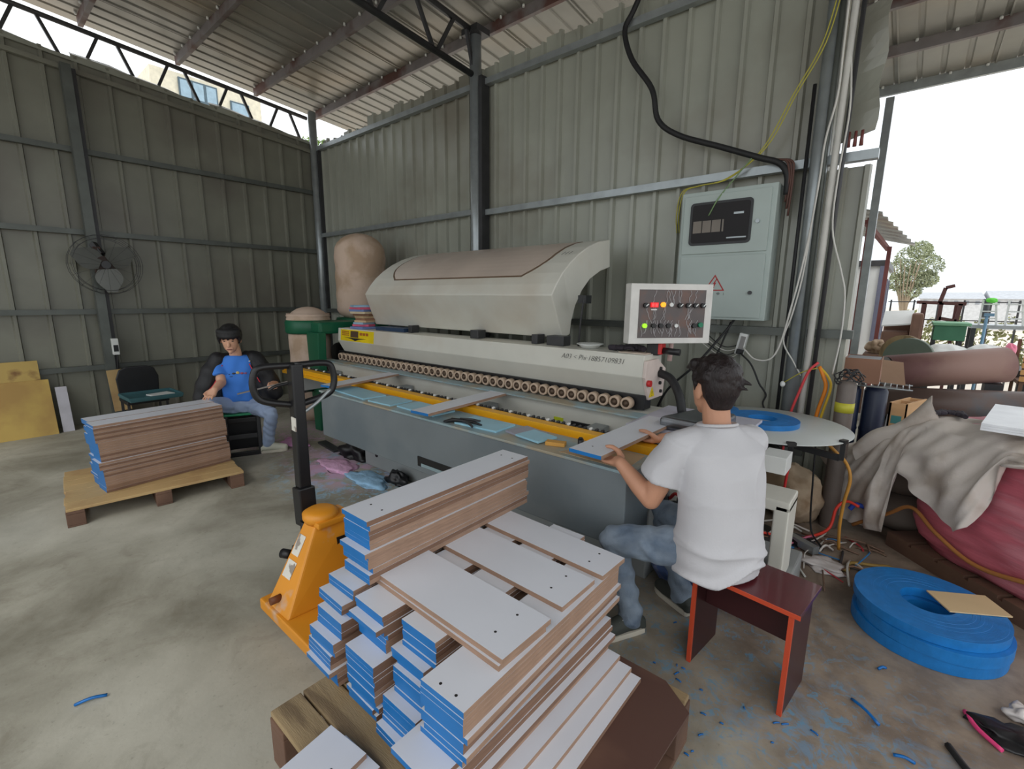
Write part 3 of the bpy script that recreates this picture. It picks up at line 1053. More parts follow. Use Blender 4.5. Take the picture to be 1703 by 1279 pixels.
# boards on the machine
b1 = board(-2.39, 2.31, 0.8435, 0.165, 0.92, T, 4, 'blue-ended white board lying across the machine rail, between the other two', 'boards going through the machine')
b2 = board(-3.74, 2.39, 0.8435, 0.165, 0.98, T, 11, 'narrow white board at the machine\'s far end, by the pallet jack handle', 'boards going through the machine')
b3 = board(-1.075, 2.245, 0.870, 0.178, 0.86, T, -1.5, 'white board with blue end held by the worker in the white T-shirt', 'boards going through the machine', ry=0.0)
holes(b3, [(-0.02, -0.33)], T)

# offcuts on the machine table
M_teal = mat('pale_blue_laminate', (150, 196, 214), 0.4, 0.0, 0.08, 5.0)
M_lilac2 = mat('grey_lilac_laminate', (150, 150, 164), 0.4)
for k, (x, y, w, l, rz_, mm, lab) in enumerate([
    (-3.42, 2.07, 0.50, 0.20, -4, M_teal, 'long pale blue offcut at the far end of the machine table'),
    (-2.98, 2.06, 0.27, 0.21, 3, M_teal, 'bright blue square offcut on the machine table beside the long one'),
    (-2.58, 2.08, 0.42, 0.20, -2, M_teal, 'pale blue offcut on the machine table under the middle board'),
    (-1.98, 2.07, 0.34, 0.20, 4, M_teal, 'pale blue offcut on the machine table next to the black pliers'),
    (-1.66, 2.10, 0.20, 0.17, -12, M_lilac2, 'grey-lilac offcut overlapping the table edge near the worker'),
    (-1.56, 2.06, 0.19, 0.15, -9, M_teal, 'small pale offcut stacked against the grey-lilac one'),
]):
    m = MB()
    m.cbox((x, y, 0.8065 + (0.006 if k == 5 else 0)), (w, l, 0.012), 0, rotz(rz_))
    tag(m.build('offcut', mm, None, 0.001), lab, 'offcut', 'offcuts on the machine table')
m = MB()
m.prism([(-1.32, 1.95, 0.8003), (-0.94, 1.945, 0.8003), (-0.95, 2.19, 0.8003), (-1.25, 2.20, 0.8003)], (0, 0, 0.003))
tag(m.build('kraft_sheet', mat('kraft_board', (186, 160, 128), 0.75, 0, 0.1, 5)), 'tan sheet covering the right end of the machine table, under the held board', 'sheet')
m = MB()
m.cbox((-1.40, 2.03, 0.812), (0.11, 0.05, 0.022), 0, rotz(20))
tag(m.build('wood_block', mat('raw_block', (196, 146, 70), 0.7), None, 0.003), 'small raw wooden block on the machine table', 'block')
m = MB()
m.cyl((-1.285, 2.10, 0.80), (-1.285, 2.10, 0.845), 0.016)
m.cyl((-1.285, 2.10, 0.845), (-1.285, 2.10, 0.852), 0.011)
tag(m.build('bottle_cap', M_black), 'small black cap standing on the machine table', 'cap')
# dark pliers / tool on the table edge
t = thing('pliers', (-2.08, 1.98, 0.81), 'black pliers lying on the machine table edge', 'tool')
MB().tube([(-2.22, 1.945, 0.80), (-2.14, 1.96, 0.825), (-2.03, 2.00, 0.825), (-1.95, 2.01, 0.815)], [0.012, 0.013, 0.010, 0.007], n=8).build('handle', M_black, t)
MB().tube([(-2.20, 1.99, 0.815), (-2.12, 1.985, 0.822), (-2.04, 1.975, 0.824), (-1.97, 1.95, 0.815)], [0.010, 0.012, 0.010, 0.007], n=8).build('handle', M_dark, t)
MB().tube([(-2.16, 2.03, 0.815), (-2.08, 2.05, 0.82), (-2.02, 2.07, 0.815)], 0.009, n=8).build('jaw', M_dark, t)

# little stack of offcuts on the far end of the beam
cc = [(110, 130, 180), (220, 96, 124), (150, 186, 210), (206, 176, 140), (150, 110, 84), (196, 170, 132), (120, 84, 60), (206, 190, 160)]
zz = 1.237
for k in range(11):
    w, l = rb.uniform(0.16, 0.24), rb.uniform(0.12, 0.2)
    m = MB()
    m.cbox((-4.74 + rb.uniform(-0.03, 0.03), 2.97 + rb.uniform(-0.03, 0.03), zz + 0.012), (w, l, 0.0235), 0, rotz(rb.uniform(-25, 25)))
    tag(m.build('offcut', mat('scrap_%d' % (k % 8), cc[k % 8], 0.6), None, 0.002), 'small coloured offcut stacked on the beam\'s far end, %s' % nth(10 - k), 'offcut', 'offcuts stacked on the beam')
    zz += 0.024

# ------------------------------------------------------------------ pallet jack
M_jack = mat('pallet_jack_orange', (222, 146, 38), 0.42, 0.0, 0.08, 3.0, rgb2=(196, 170, 150), mix_scale=5.0, mix_lo=0.60, mix_hi=0.68)
M_stick = mat('white_sticker', (220, 216, 206), 0.6, rgb2=(150, 140, 130), mix_scale=14, mix_lo=0.55, mix_hi=0.6)
pj = thing('pallet_jack', (-2.0, 1.0, 0), 'orange pallet jack with a tall black handle beside the near pile', 'pallet jack')
# chassis: sloping head, wide foot and two forks that run under the pallet
m = MB()
yA, yB = 0.775, 1.27
def headprof(y):
    return [(-2.29, y, 0.05), (-2.31, y, 0.10), (-2.20, y, 0.48), (-2.09, y, 0.50), (-2.03, y, 0.44), (-1.84, y, 0.145), (-1.84, y, 0.05)]
m = MB()
m.prism([(-2.30, yA, 0.055), (-2.30, yA, 0.115), (-1.60, yA, 0.115), (-1.60, yA, 0.055)], (0, yB - yA, 0))
chs = m.build('chassis', M_jack, pj, 0.012, 3)
m = MB()
wq = [(-2.235, 0.785, 0.112), (-2.02, 0.79, 0.112), (-1.985, 1.255, 0.112), (-2.235, 1.255, 0.112), (-2.185, 0.975, 0.49), (-2.085, 0.98, 0.49), (-2.06, 1.15, 0.49), (-2.185, 1.15, 0.49)]
m.add(wq, [(3, 2, 1, 0), (4, 5, 6, 7), (0, 1, 5, 4), (1, 2, 6, 5), (2, 3, 7, 6), (3, 0, 4, 7)])
m.build('body', M_jack, pj, 0.012, 3)
MB().box((-2.19, 0.98, 0.485), (-2.045, 1.165, 0.515)).build('top_flange', M_jack, pj, 0.008)
m = MB()
m.lathe((-2.14, 1.04, 0.49), [(0.0, 0.0), (0.075, 0.0), (0.085, 0.02), (0.085, 0.045), (0.06, 0.06), (0.0, 0.06)], n=24)
m.build('head_cap', M_jack, pj)
for yy in (0.84, 1.12):
    m = MB()
    m.box((-1.75, yy, 0.04), (-0.70, yy + 0.15, 0.088))
    m.build('fork', M_jack, pj, 0.01)
for t0_, t1_ in ((0.36, 0.56), (0.62, 0.86)):
    def nf(u, t):
        lo_p = V(wq[0]).lerp(V(wq[1]), u)
        hi_p = V(wq[4]).lerp(V(wq[5]), u)
        return lo_p.lerp(hi_p, t) + V((0, -0.002, 0.001))
    q4 = [nf(0.12, t0_), nf(0.55, t0_), nf(0.62, t1_), nf(0.12, t1_)]
    m = MB()
    m.add(q4 + [p + V((0, 0.0012, -0.0006)) for p in q4], [(0, 1, 2, 3), (7, 6, 5, 4), (0, 4, 5, 1), (1, 5, 6, 2), (2, 6, 7, 3), (3, 7, 4, 0)])
    m.build('sticker', M_stick, pj)
MB().cbox((-2.052, 1.11, 0.38), (0.012, 0.08, 0.06)).build('black_tag', M_black, pj)
MB().cyl((-2.15, 0.77, 0.165), (-2.15, 0.82, 0.165), 0.018).build('pivot_bolt', mat('rusty_brown', (110, 60, 30), 0.6), pj)
for yy in (0.97, 1.13):
    MB().cyl((-2.30, yy - 0.03, 0.085), (-2.30, yy + 0.03, 0.085), 0.085, n=24).build('steer_wheel', M_rub, pj)
pu = MB().cyl((-2.27, 1.03, 0.10), (-2.24, 1.03, 0.46), 0.045).build('pump', M_black, pj)
MB().tube([(-2.33, 0.98, 0.30), (-2.32, 0.96, 0.22), (-2.30, 0.97, 0.14)], 0.012).build('pedal', M_dark, pj)
MB().cyl((-2.33, 0.915, 0.285), (-2.28, 0.94, 0.285), 0.024).build('release_knob', M_black, pj)
# handle: lower sleeve, square shaft and a ring grip
lo_, mid, hi_ = V((-2.285, 1.035, 0.42)), V((-2.305, 1.04, 0.62)), V((-2.33, 1.055, 1.26))
MB().bar(lo_, mid, 0.085, 0.085).build('handle_sleeve', M_black, pj, 0.008)
MB().bar(mid, hi_, 0.06, 0.06).build('handle_shaft', M_black, pj, 0.008)
MB().bar((-2.291, 1.01, 0.93), (-2.287, 1.01, 1.0), 0.004, 0.045).build('handle_sticker', M_stick, pj)
c = V((-2.335, 1.055, 1.255))
dirs = V((0.2, 0.98, 0)).normalized()
ring = []
for (s, h) in ((0.0, 0.0), (0.15, 0.0), (0.185, -0.035), (0.19, -0.11), (0.155, -0.165), (0.03, -0.20), (0.0, -0.205)):
    ring.append((s, h))
pr = [c + dirs * s + V((0.0, 0, h)) for s, h in ring]
pl_ = [c - dirs * s + V((0.0, 0, h)) for s, h in ring]
MB().tube(pr, 0.017, n=10, sub=5).build('grip', M_black, pj)
MB().tube(pl_, 0.017, n=10, sub=5).build('grip', M_black, pj)
MB().tube([c + dirs * 0.02 + V((0.03, 0, -0.24)), c + dirs * 0.09 + V((0.02, 0, -0.20)), c + dirs * 0.165 + V((0.01, 0, -0.14))], 0.009, n=8).build('release_lever', M_galv, pj)
MB().tube([c - dirs * 0.0 + V((-0.02, 0, -0.09)), c - dirs * 0.08 + V((-0.02, 0, -0.10)), c - dirs * 0.12 + V((-0.02, 0, -0.12))], 0.008, n=8).build('lowering_lever', M_black, pj)

# ------------------------------------------------------------------ stool
M_stool = mat('dark_red_laminate', (86, 30, 36), 0.28, 0.0, 0.15, 4.0, stretch=(6, 1, 1), coat=0.3)
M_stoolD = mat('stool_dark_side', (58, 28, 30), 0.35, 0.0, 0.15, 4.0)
M_stoolE = mat('orange_red_edge', (196, 74, 44), 0.45, 0.0, 0.05, 4.0)
st = thing('stool', (-0.37, 2.02, 0), 'dark red laminate stool with orange-red edges under the white T-shirt worker', 'stool')
O = V((-0.575, 1.905, 0))
sx = V((0.37, -0.045, 0)).normalized()
sy = V((0.045, 0.37, 0)).normalized()
def sp(a, b_, z):
    return O + sx * a + sy * b_ + V((0, 0, z))
def sbox(a0, a1, b0, b1, z0_, z1_, nm, m_, par, bv=0.0015):
    mb = MB()
    mb.prism([sp(a0, b0, z0_), sp(a1, b0, z0_), sp(a1, b1, z0_), sp(a0, b1, z0_)], (0, 0, z1_ - z0_))
    return mb.build(nm, m_, par, bv)
sbox(-0.01, 0.41, -0.005, 0.27, 0.437, 0.455, 'seat', M_stool, st)
for nm, a in (('leg_panel', 0.0), ('leg_panel', 0.372)):
    lp = sbox(a + 0.001, a + 0.017, 0.012, 0.262, 0.0, 0.437, nm, M_stoolD, st)
    sbox(a, a + 0.018, 0.0, 0.012, 0.0, 0.437, 'edge_strip', M_stoolE, lp, 0.001)
sbox(0.018, 0.372, 0.11, 0.126, 0.25, 0.437, 'rail_panel', M_stoolD, st)
sbox(-0.012, 0.412, -0.008, -0.004, 0.437, 0.455, 'seat_edge', M_stoolE, st, 0.0005)

# ------------------------------------------------------------------ tape tray with its blue coil
M_disc = mat('pale_grey_tray', (196, 200, 198), 0.4, 0.0, 0.05, 2.0)
M_tape = mat('blue_tape', (12, 104, 178), 0.35, 0.0, 0.12, 30.0, 0.1, 120)
M_tapeT = mat('blue_tape_edge', (24, 116, 188), 0.42, 0.0, 0.12, 20.0, 0.1, 150)
dc = (-0.64, 3.35)
td = thing('tape_tray', (dc[0], dc[1], 0), 'round pale grey tape tray behind the white T-shirt worker, carrying a blue coil', 'tray')
MB().lathe((dc[0], dc[1], 0.792), [(0.0, 0), (0.475, 0), (0.48, 0.004), (0.475, 0.008), (0.0, 0.008)], n=72).build('disc', M_disc, td)
MB().cyl((dc[0], dc[1], 0.0), (dc[0], dc[1], 0.792), 0.03).build('post', M_dark, td)
MB().lathe((dc[0], dc[1], 0.0), [(0.0, 0.02), (0.18, 0.02), (0.18, 0.0), (0.0, 0.0)], n=24).build('foot', M_dark, td)
for a in (-95, -62, -20, 60, 160):
    d = V((math.cos(math.radians(a)), math.sin(math.radians(a)), 0))
    p0 = V((dc[0], dc[1], 0.70))
    p1_ = p0 + d * 0.46
    ar = MB().bar(p0, p1_ - V((0, 0, 0.0)), 0.025, 0.035).build('arm', M_dark, td)
    if a in (-62, -20):
        q = V((dc[0], dc[1], 0)) + d * 0.468
        MB().cbox((q.x, q.y, 0.80), (0.045, 0.03, 0.022), 0, rotz(a + 90)).build('clip', M_black, ar)
        MB().bar((q.x, q.y, 0.69), (q.x, q.y, 0.795), 0.025).build('upright', M_black, ar)

def coil(name, x, y, z0_, h, r, rh, label, turns=14, tilt=None):
    """flat coil of tape: an outer wall, a stepped wound face and an open centre"""
    m = MB()
    rg = random.Random(int(r * 1000 + z0_ * 100))
    prof = [(rh, 0.0), (r, 0.0)]
    prof += [(r, h - 0.002)]
    for k in range(turns):
        a = r - (r - rh) * k / turns
        b_ = r - (r - rh) * (k + 1) / turns
        dz = rg.uniform(-0.0006, 0.0003)
        prof += [(a - 0.0003, h + dz), (b_ + 0.0003, h + dz)]
    prof += [(rh, h - 0.002)]
    m.lathe((x, y, z0_), prof, n=64, closed=True, mi=0)
    m.sm = [False] * len(m.sm)
    o = m.build(name, [M_tapeT])
    return tag(o, label, 'tape coil')
coil('tape_coil', -0.66, 3.345, 0.8005, 0.032, 0.215, 0.085, 'blue tape coil lying on the round grey tray')
coil('tape_coil', -0.98, 3.50, 0.8005, 0.022, 0.13, 0.06, 'blue tape coil half hidden behind the worker\'s head')
# floor coils
cg = 'blue tape coils on the floor'
for k, (dx, dy, h, r) in enumerate(((0.0, 0.0, 0.058, 0.292), (0.012, -0.012, 0.055, 0.285), (-0.006, 0.012, 0.045, 0.290))):
    zc = (0.002, 0.062, 0.119)[k]
    o = coil('tape_coil', 0.245 + dx, 2.855 + dy, zc, h, r, 0.105, 'big blue tape coil on the floor, %s of three lying on each other' % ('lowest', 'middle', 'topmost')[k])
    o['group'] = cg
# the spare plywood piece on top of them
m = MB()
m.prism([(0.235, 2.955, 0.1665), (0.315, 2.815, 0.1665), (0.535, 2.955, 0.1665), (0.455, 3.09, 0.1665)], (0, 0, 0.006))
tag(m.build('plywood_piece', mat('thin_plywood', (206, 180, 140), 0.7, 0, 0.06, 4)), 'thin pale plywood piece lying on the blue floor coils', 'plywood')
# ------------------------------------------------------------------ electric cabinet on the back wall
M_cab = mat('cabinet_grey_green', (172, 184, 180), 0.42, 0.0, 0.05, 3.0)
M_glassd = mat('cabinet_glass', (34, 30, 30), 0.25, 0.0, 0.1, 3.0, spec=0.15)
cx0, cx1, cz0, cz1, cyf = -1.525, -0.835, 1.44, 2.43, 3.92
cb = thing('electric_cabinet', (-1.18, 4.0, cz0), 'grey-green electric cabinet with a dark window, mounted on the back wall', 'cabinet')
MB().box((cx0, cyf, cz0), (cx1, YB - 0.03, cz1)).build('body', M_cab, cb, 0.006)
d1 = MB().box((cx0 + 0.025, cyf - 0.012, 1.955), (cx1 - 0.035, cyf - 0.001, cz1 - 0.03)).build('door', M_cab, cb, 0.003)
d2 = MB().box((cx0 + 0.025, cyf - 0.012, cz0 + 0.02), (cx1 - 0.035, cyf - 0.001, 1.935)).build('door', M_cab, cb, 0.003)
wx0, wx1, wz0, wz1 = -1.445, -0.985, 2.02, 2.345
def rrect(x0, x1, z0, z1, r, y, n=5):
    p = []
    for (cx, cz, a0) in ((x1 - r, z1 - r, 0), (x0 + r, z1 - r, 90), (x0 + r, z0 + r, 180), (x1 - r, z0 + r, 270)):
        for k in range(n + 1):
            a = math.radians(a0 + 90 * k / n)
            p.append((cx + r * math.cos(a), y, cz + r * math.sin(a)))
    return p
MB().prism(rrect(wx0, wx1, wz0, wz1, 0.03, cyf - 0.013), (0, -0.006, 0)).build('window_gasket', M_black, d1)
MB().prism(rrect(wx0 + 0.018, wx1 - 0.018, wz0 + 0.018, wz1 - 0.018, 0.02, cyf - 0.0195), (0, -0.002, 0)).build('window_pane', M_glassd, d1)
for k in range(3):
    MB().box((wx0 + 0.03 + k * 0.072, cyf - 0.0235, 2.115), (wx0 + 0.095 + k * 0.072, cyf - 0.022, 2.205)).build('breaker', mat('breaker_grey', (124, 116, 108), 0.6), d1)
MB().box((wx0 + 0.25, cyf - 0.0235, 2.115), (wx0 + 0.262, cyf - 0.022, 2.205)).build('breaker', MATS['breaker_grey'], d1)
MB().box((wx0 + 0.29, cyf - 0.0235, 2.06), (wx1 - 0.03, cyf - 0.022, 2.07)).build('busbar', M_galv, d1)
MB().box((wx0 + 0.33, cyf - 0.0235, 2.235), (wx1 - 0.06, cyf - 0.022, 2.25)).build('busbar', M_galv, d1)
MB().cyl((-0.945, cyf - 0.012, 2.17), (-0.945, cyf - 0.028, 2.17), 0.014).build('lock', M_galv, d1)
MB().cyl((-0.95, cyf - 0.012, 1.65), (-0.95, cyf - 0.028, 1.65), 0.014).build('lock', M_dark, d2)
M_wred = mat('warning_red', (176, 36, 36), 0.5)
tcx, tz0, th_ = -1.215, 1.665, 0.125
hw = 0.078
def tri(s):
    cz = tz0 + th_ * 0.36
    return [(tcx + (x - tcx) * s, cyf - 0.0125, cz + (z - cz) * s) for x, z in ((tcx - hw, tz0), (tcx + hw, tz0), (tcx, tz0 + th_))]
m = MB()
o_, i_ = tri(1.0), tri(0.80)
vs_ = o_ + i_ + [(a, b_ - 0.0012, c) for a, b_, c in o_ + i_]
fa = []
for k in range(3):
    j = (k + 1) % 3
    fa += [(6 + k, 6 + j, 9 + j, 9 + k), (k, 3 + k, 3 + j, j), (k, j, 6 + j, 6 + k), (3 + k, 9 + k, 9 + j, 3 + j)]
m.add(vs_, fa)
ws = m.build('warning_triangle', M_wred, d2)
MB().prism([(tcx + a, cyf - 0.0125, tz0 + b_) for a, b_ in ((0.012, 0.092), (-0.014, 0.052), (-0.002, 0.054), (-0.012, 0.03), (-0.018, 0.034), (-0.012, 0.014), (0.002, 0.028), (-0.004, 0.030), (0.014, 0.064), (0.002, 0.062), (0.018, 0.09))], (0, -0.0012, 0)).build('lightning_bolt', M_wred, d2)
m = MB()
for k, gx in enumerate((-0.07, -0.03, 0.02, 0.07)):     # hand-written characters, worn and hardly legible
    x_ = tcx + gx
    z_ = tz0 - 0.035
    for (a, b_, c, d_) in ([(0, 0.004, 0.026, 0.005)], [(0, 0.012, 0.024, 0.012), (0.012, 0, 0.012, 0.024), (0, 0, 0.008, 0.01), (0.024, 0, 0.016, 0.01)],
                           [(0, 0.018, 0.026, 0.018), (0.013, 0, 0.013, 0.026), (0.004, 0.008, 0.022, 0.008), (0.004, 0.008, 0.004, 0.018), (0.022, 0.008, 0.022, 0.018)], [(0.004, 0, 0.004, 0.02)])[k]:
        m.bar((x_ + a, cyf - 0.0128, z_ + b_), (x_ + c, cyf - 0.0128, z_ + d_), 0.004, 0.0012)
m.build('hand_lettering', M_ink, d2, kind='stuff')

# ------------------------------------------------------------------ cables on the back wall
def cable(name, pts, r, m_, label, cat='cable', group=None, n=6):
    return tag(MB().tube(pts, r, n=n, sub=6).build(name, m_), label, cat, group)
M_wcab = mat('white_cable', (206, 204, 198), 0.5)
M_yg = mat('yellow_green_wire', (176, 168, 66), 0.5)
cable('power_cable', [(-1.98, 4.03, 4.20), (-2.09, 4.0, 3.97), (-2.15, 3.98, 3.83), (-2.06, 3.96, 3.58), (-1.86, 3.95, 3.30), (-1.79, 3.95, 3.05), (-1.61, 3.96, 2.90), (-1.28, 3.97, 2.755), (-1.0, 3.97, 2.63), (-0.86, 3.98, 2.57), (-0.80, 3.98, 2.48), (-0.795, 4.0, 2.35)], 0.022, M_rub,
      'thick black power cable looping down the back wall to the cabinet', n=10)
for k in range(3):
    cable('cable', [(-0.88 - 0.02 * k, 3.985, 2.60), (-0.81 + 0.015 * k, 3.97, 2.57), (-0.785 + 0.012 * k, 3.97, 2.46), (-0.80 + 0.014 * k, 4.0, 2.30 - 0.05 * k)], 0.008, mat('brown_cable', (88, 58, 50), 0.6), ('lowest-hanging', 'middle', 'longest')[k] + ' of the brown cables bunched at the cabinet\'s upper corner', group='brown cables at the cabinet')
for k in range(2):
    d = 0.02 * k
    cable('wire', [(-0.60 + d, 3.93, 3.60), (-0.67 + d, 3.94, 3.27), (-0.815 + d, 3.96, 3.0), (-0.975 + d, 3.97, 2.69), (-1.19 - d, 3.97, 2.515), (-1.40 - d, 3.97, 2.49), (-1.53 - d, 3.97, 2.46), (-1.575 - d, 3.99, 2.30), (-1.585 - d, 4.05, 2.15)], 0.005, M_yg,
          'thin yellow-green wire across the wall above the cabinet, %s of two' % ('upper' if k else 'lower'), 'wire', 'yellow-green wires')
cable('wire', [(-1.02, 3.965, 2.66), (-1.15, 3.95, 2.50), (-1.24, 3.90, 2.36), (-1.30, 3.893, 2.24)], 0.005, mat('green_wire', (122, 150, 104), 0.5), 'thin green wire running down into the cabinet window', 'wire')
cable('cable', [(-0.55, 3.93, 3.7), (-0.545, 3.92, 3.2), (-0.545, 3.92, 2.92), (-0.582, 3.92, 2.66), (-0.59, 3.92, 2.40), (-0.615, 3.93, 2.0), (-0.665, 3.94, 1.59), (-0.74, 3.95, 1.20), (-0.87, 3.96, 1.14), (-0.975, 3.98, 1.22)], 0.007, M_wcab,
      'white cable hanging along the column and curving left to the socket')
cable('cable', [(-0.505, 3.95, 3.2), (-0.47, 3.94, 2.83), (-0.485, 3.93, 2.43), (-0.48, 3.94, 2.08), (-0.40, 3.94, 1.80), (-0.36, 3.95, 1.63), (-0.352, 3.96, 1.35), (-0.372, 3.97, 1.08)], 0.006, M_wcab, 'thin white cable dangling on the last wall sheet by the opening')
cable('cable', [(-0.60, 3.94, 2.3), (-0.62, 3.94, 1.8), (-0.66, 3.95, 1.5), (-0.70, 3.96, 1.3), (-0.62, 3.96, 1.15), (-0.56, 3.96, 1.05)], 0.006, M_wcab, 'thin white cable drooping left of the column')
# conduits up the column
for k, (xx, r, m_, lab) in enumerate(((-0.535, 0.022, M_wcab, 'white plastic conduit running up beside the column'), (-0.695, 0.012, M_rub, 'thin black pipe running up left of the column'), (-0.49, 0.014, M_dark, 'dark pipe running up right of the white conduit'))):
    m = MB()
    m.cyl((xx, 3.955 if k != 1 else 4.0, 0.6), (xx + (0.03 if k != 1 else 0), 3.955 if k != 1 else 4.0, 4.35 if k != 1 else 3.05), r, n=10)
    tag(m.build('conduit', m_), lab, 'pipe')
m = MB()
m.cyl((-0.58, 3.96, 1.1), (-0.58, 3.96, 4.3), 0.016, n=10)
tag(m.build('conduit', M_post), 'grey-green pipe between column and white conduit', 'pipe')
# red clamps on the upper rail
t = thing('cable_clamp', (-0.43, 4.02, 2.66), 'small red-brown insulators on the wall rail by the opening', 'insulator')
for k in range(3):
    MB().cyl((-0.46 + k * 0.035, 4.0, 2.605), (-0.46 + k * 0.035, 4.0, 2.70), 0.012, 0.008, 8).build('insulator', mat('insulator_red', (112, 60, 56), 0.5), t)
# socket strip below the cabinet
so_ = thing('socket_strip', (-1.0, 4.02, 1.16), 'white socket strip hanging on the wall below the cabinet', 'socket')
R_ = Matrix.Rotation(math.radians(10), 3, 'Y')
MB().cbox((-1.0, 4.02, 1.25), (0.062, 0.05, 0.17), 0, R_).build('body', M_white, so_, 0.006)
MB().cbox((-0.992, 3.993, 1.262), (0.035, 0.008, 0.10), 0, R_).build('socket_face', mat('socket_grey', (140, 138, 136), 0.5), so_)
MB().cbox((-1.0, 3.985, 1.19), (0.05, 0.035, 0.04), 0, R_).build('plug', M_black, so_, 0.005)
cable('cable', [(-0.99, 3.97, 1.18), (-0.90, 3.95, 1.10), (-0.83, 3.95, 0.96), (-0.80, 3.95, 0.92), (-0.775, 3.96, 0.87), (-0.79, 3.96, 0.80), (-0.74, 3.96, 0.70)], 0.007, M_rub, 'black cable from the socket strip down to the tray')
cable('cable', [(-1.06, 3.97, 1.44), (-1.12, 3.90, 1.32), (-1.28, 3.80, 1.07), (-1.48, 3.78, 0.85), (-1.6, 3.8, 0.6)], 0.010, M_rub, 'black cable slanting down behind the control panel')
cable('cable', [(-1.10, 4.03, 1.42), (-1.16, 4.0, 1.20), (-1.22, 4.0, 1.05), (-1.25, 4.03, 0.80)], 0.008, M_rub, 'black cable hanging below the cabinet')
for k in range(4):
    cable('cable', [(-0.99, 4.03, 1.25 - 0.02 * k), (-1.12, 4.0, 1.22 - 0.03 * k), (-1.25 - 0.04 * k, 4.0, 1.30), (-1.33, 4.03, 1.38)], 0.004, M_wcab if k % 2 else M_rub, 'thin cable tangled on the wall behind the control panel', group='tangled thin cables')
# red, orange and yellow cables at the column's foot
cable('cable', [(-0.46, 3.94, 1.16), (-0.51, 3.93, 1.09), (-0.555, 3.93, 0.93), (-0.60, 3.94, 0.72), (-0.62, 3.95, 0.4)], 0.010, mat('coral_cable', (216, 72, 76), 0.5), 'coral-red cable hanging at the foot of the column')
for k in range(2):
    cable('cable', [(-0.45, 3.94, 1.13), (-0.415 + 0.03 * k, 3.92, 1.06), (-0.395 + 0.03 * k, 3.92, 0.98), (-0.425 + 0.03 * k, 3.92, 0.80), (-0.45 + 0.02 * k, 3.93, 0.55)], 0.013 if k == 0 else 0.009, M_org if k == 0 else M_yel,
          ('thick orange' if k == 0 else 'yellow') + ' cable looping at the foot of the column')
cable('cable', [(-0.46, 3.93, 1.12), (-0.55, 3.93, 1.08), (-0.66, 3.95, 0.99)], 0.004, M_yg, 'thin yellow-green wire ending in a small bulb')
MBb = MB().ell((-0.67, 3.95, 0.975), (0.018, 0.018, 0.022))
tag(MBb.build('bulb', M_white), 'small white bulb hanging left of the column', 'bulb')
# hoses under the tray
cable('hose', [(-0.285, 3.22, 0.775), (-0.24, 3.25, 0.72), (-0.18, 3.3, 0.645), (-0.15, 3.3, 0.55), (-0.165, 3.32, 0.39), (-0.17, 3.35, 0.22), (-0.16, 3.4, 0.05)], 0.010, mat('tan_hose', (196, 140, 60), 0.5), 'tan hose hanging from the tray\'s edge clip')
cable('cable', [(-0.42, 2.95, 0.70), (-0.43, 2.96, 0.5), (-0.41, 2.98, 0.30), (-0.40, 3.0, 0.02)], 0.008, M_red, 'red cable hanging down beside the white switch box')
cable('cable', [(-0.36, 3.45, 0.72), (-0.35, 3.46, 0.45), (-0.33, 3.5, 0.1), (-0.25, 3.42, 0.02)], 0.006, M_rub, 'thin black cable hanging under the tray')

# ------------------------------------------------------------------ dust collector
M_bag = mat('dusty_filter_bag', (206, 182, 164), 0.9, 0.0, 0.08, 2.0, 0.2, 14, rgb2=(182, 156, 132), mix_scale=2.5)
M_green = mat('dark_green_paint', (18, 96, 66), 0.45, 0.0, 0.12, 3.0)
dcx = thing('dust_collector', (-5.6, 3.2, 0), 'dark green dust collector with dusty beige bags behind the machine\'s far end', 'dust collector')
def bag(cx, cy, z0_, z1_, r, nm, domet=True, domeb=True, par=dcx):
    prof = []
    n = 14
    rg = random.Random(int(r * 100))
    prof.append((0.0, z0_))
    if domeb:
        prof += [(r * 0.6, z0_ + 0.01), (r * 0.9, z0_ + 0.06)]
    for k in range(n + 1):
        t = k / n
        prof.append((r * (1 - 0.015 * math.sin(t * 19) - 0.01 * rg.random()), z0_ + 0.12 + (z1_ - z0_ - 0.12 - (r * 0.8 if domet else 0.02)) * t))
    if domet:
        for k in range(1, 7):
            a = math.pi / 2 * k / 6
            prof.append((r * math.cos(a) + 0.0005, z1_ - r * 0.8 + r * 0.8 * math.sin(a)))
    else:
        prof.append((0.0, z1_))
    return MB().lathe((cx, cy, 0), prof, n=40).build(nm, M_bag, par)
bag(-5.60, 3.50, 1.30, 2.40, 0.32, 'filter_bag')
bag(-5.62, 2.76, 0.06, 1.17, 0.24, 'collection_bag', domet=False)
bag(-5.62, 2.76, 1.27, 1.47, 0.25, 'filter_bag')
MB().lathe((-5.62, 2.76, 0), [(0.0, 1.15), (0.255, 1.15), (0.27, 1.17), (0.27, 1.29), (0.255, 1.31), (0.0, 1.31)], n=36).build('bag_ring', M_green, dcx)
MB().lathe((-5.60, 3.50, 0), [(0.0, 1.16), (0.33, 1.16), (0.34, 1.18), (0.34, 1.30), (0.33, 1.32), (0.0, 1.32)], n=36).build('bag_ring', M_green, dcx)
MB().box((-5.60, 2.66, 1.16), (-5.17, 3.45, 1.30)).build('duct', M_green, dcx, 0.03)
MB().prism([(-5.36, 2.62, 0.0), (-5.22, 2.62, 0.0), (-5.14, 2.62, 1.18), (-5.42, 2.62, 1.18)], (0, 0.10, 0)).build('leg', M_green, dcx, 0.01)
MB().prism([(-5.10, 3.25, 0.0), (-4.95, 3.25, 0.0), (-4.90, 3.25, 1.30), (-5.20, 3.25, 1.30)], (0, 0.16, 0)).build('leg', M_green, dcx, 0.01)
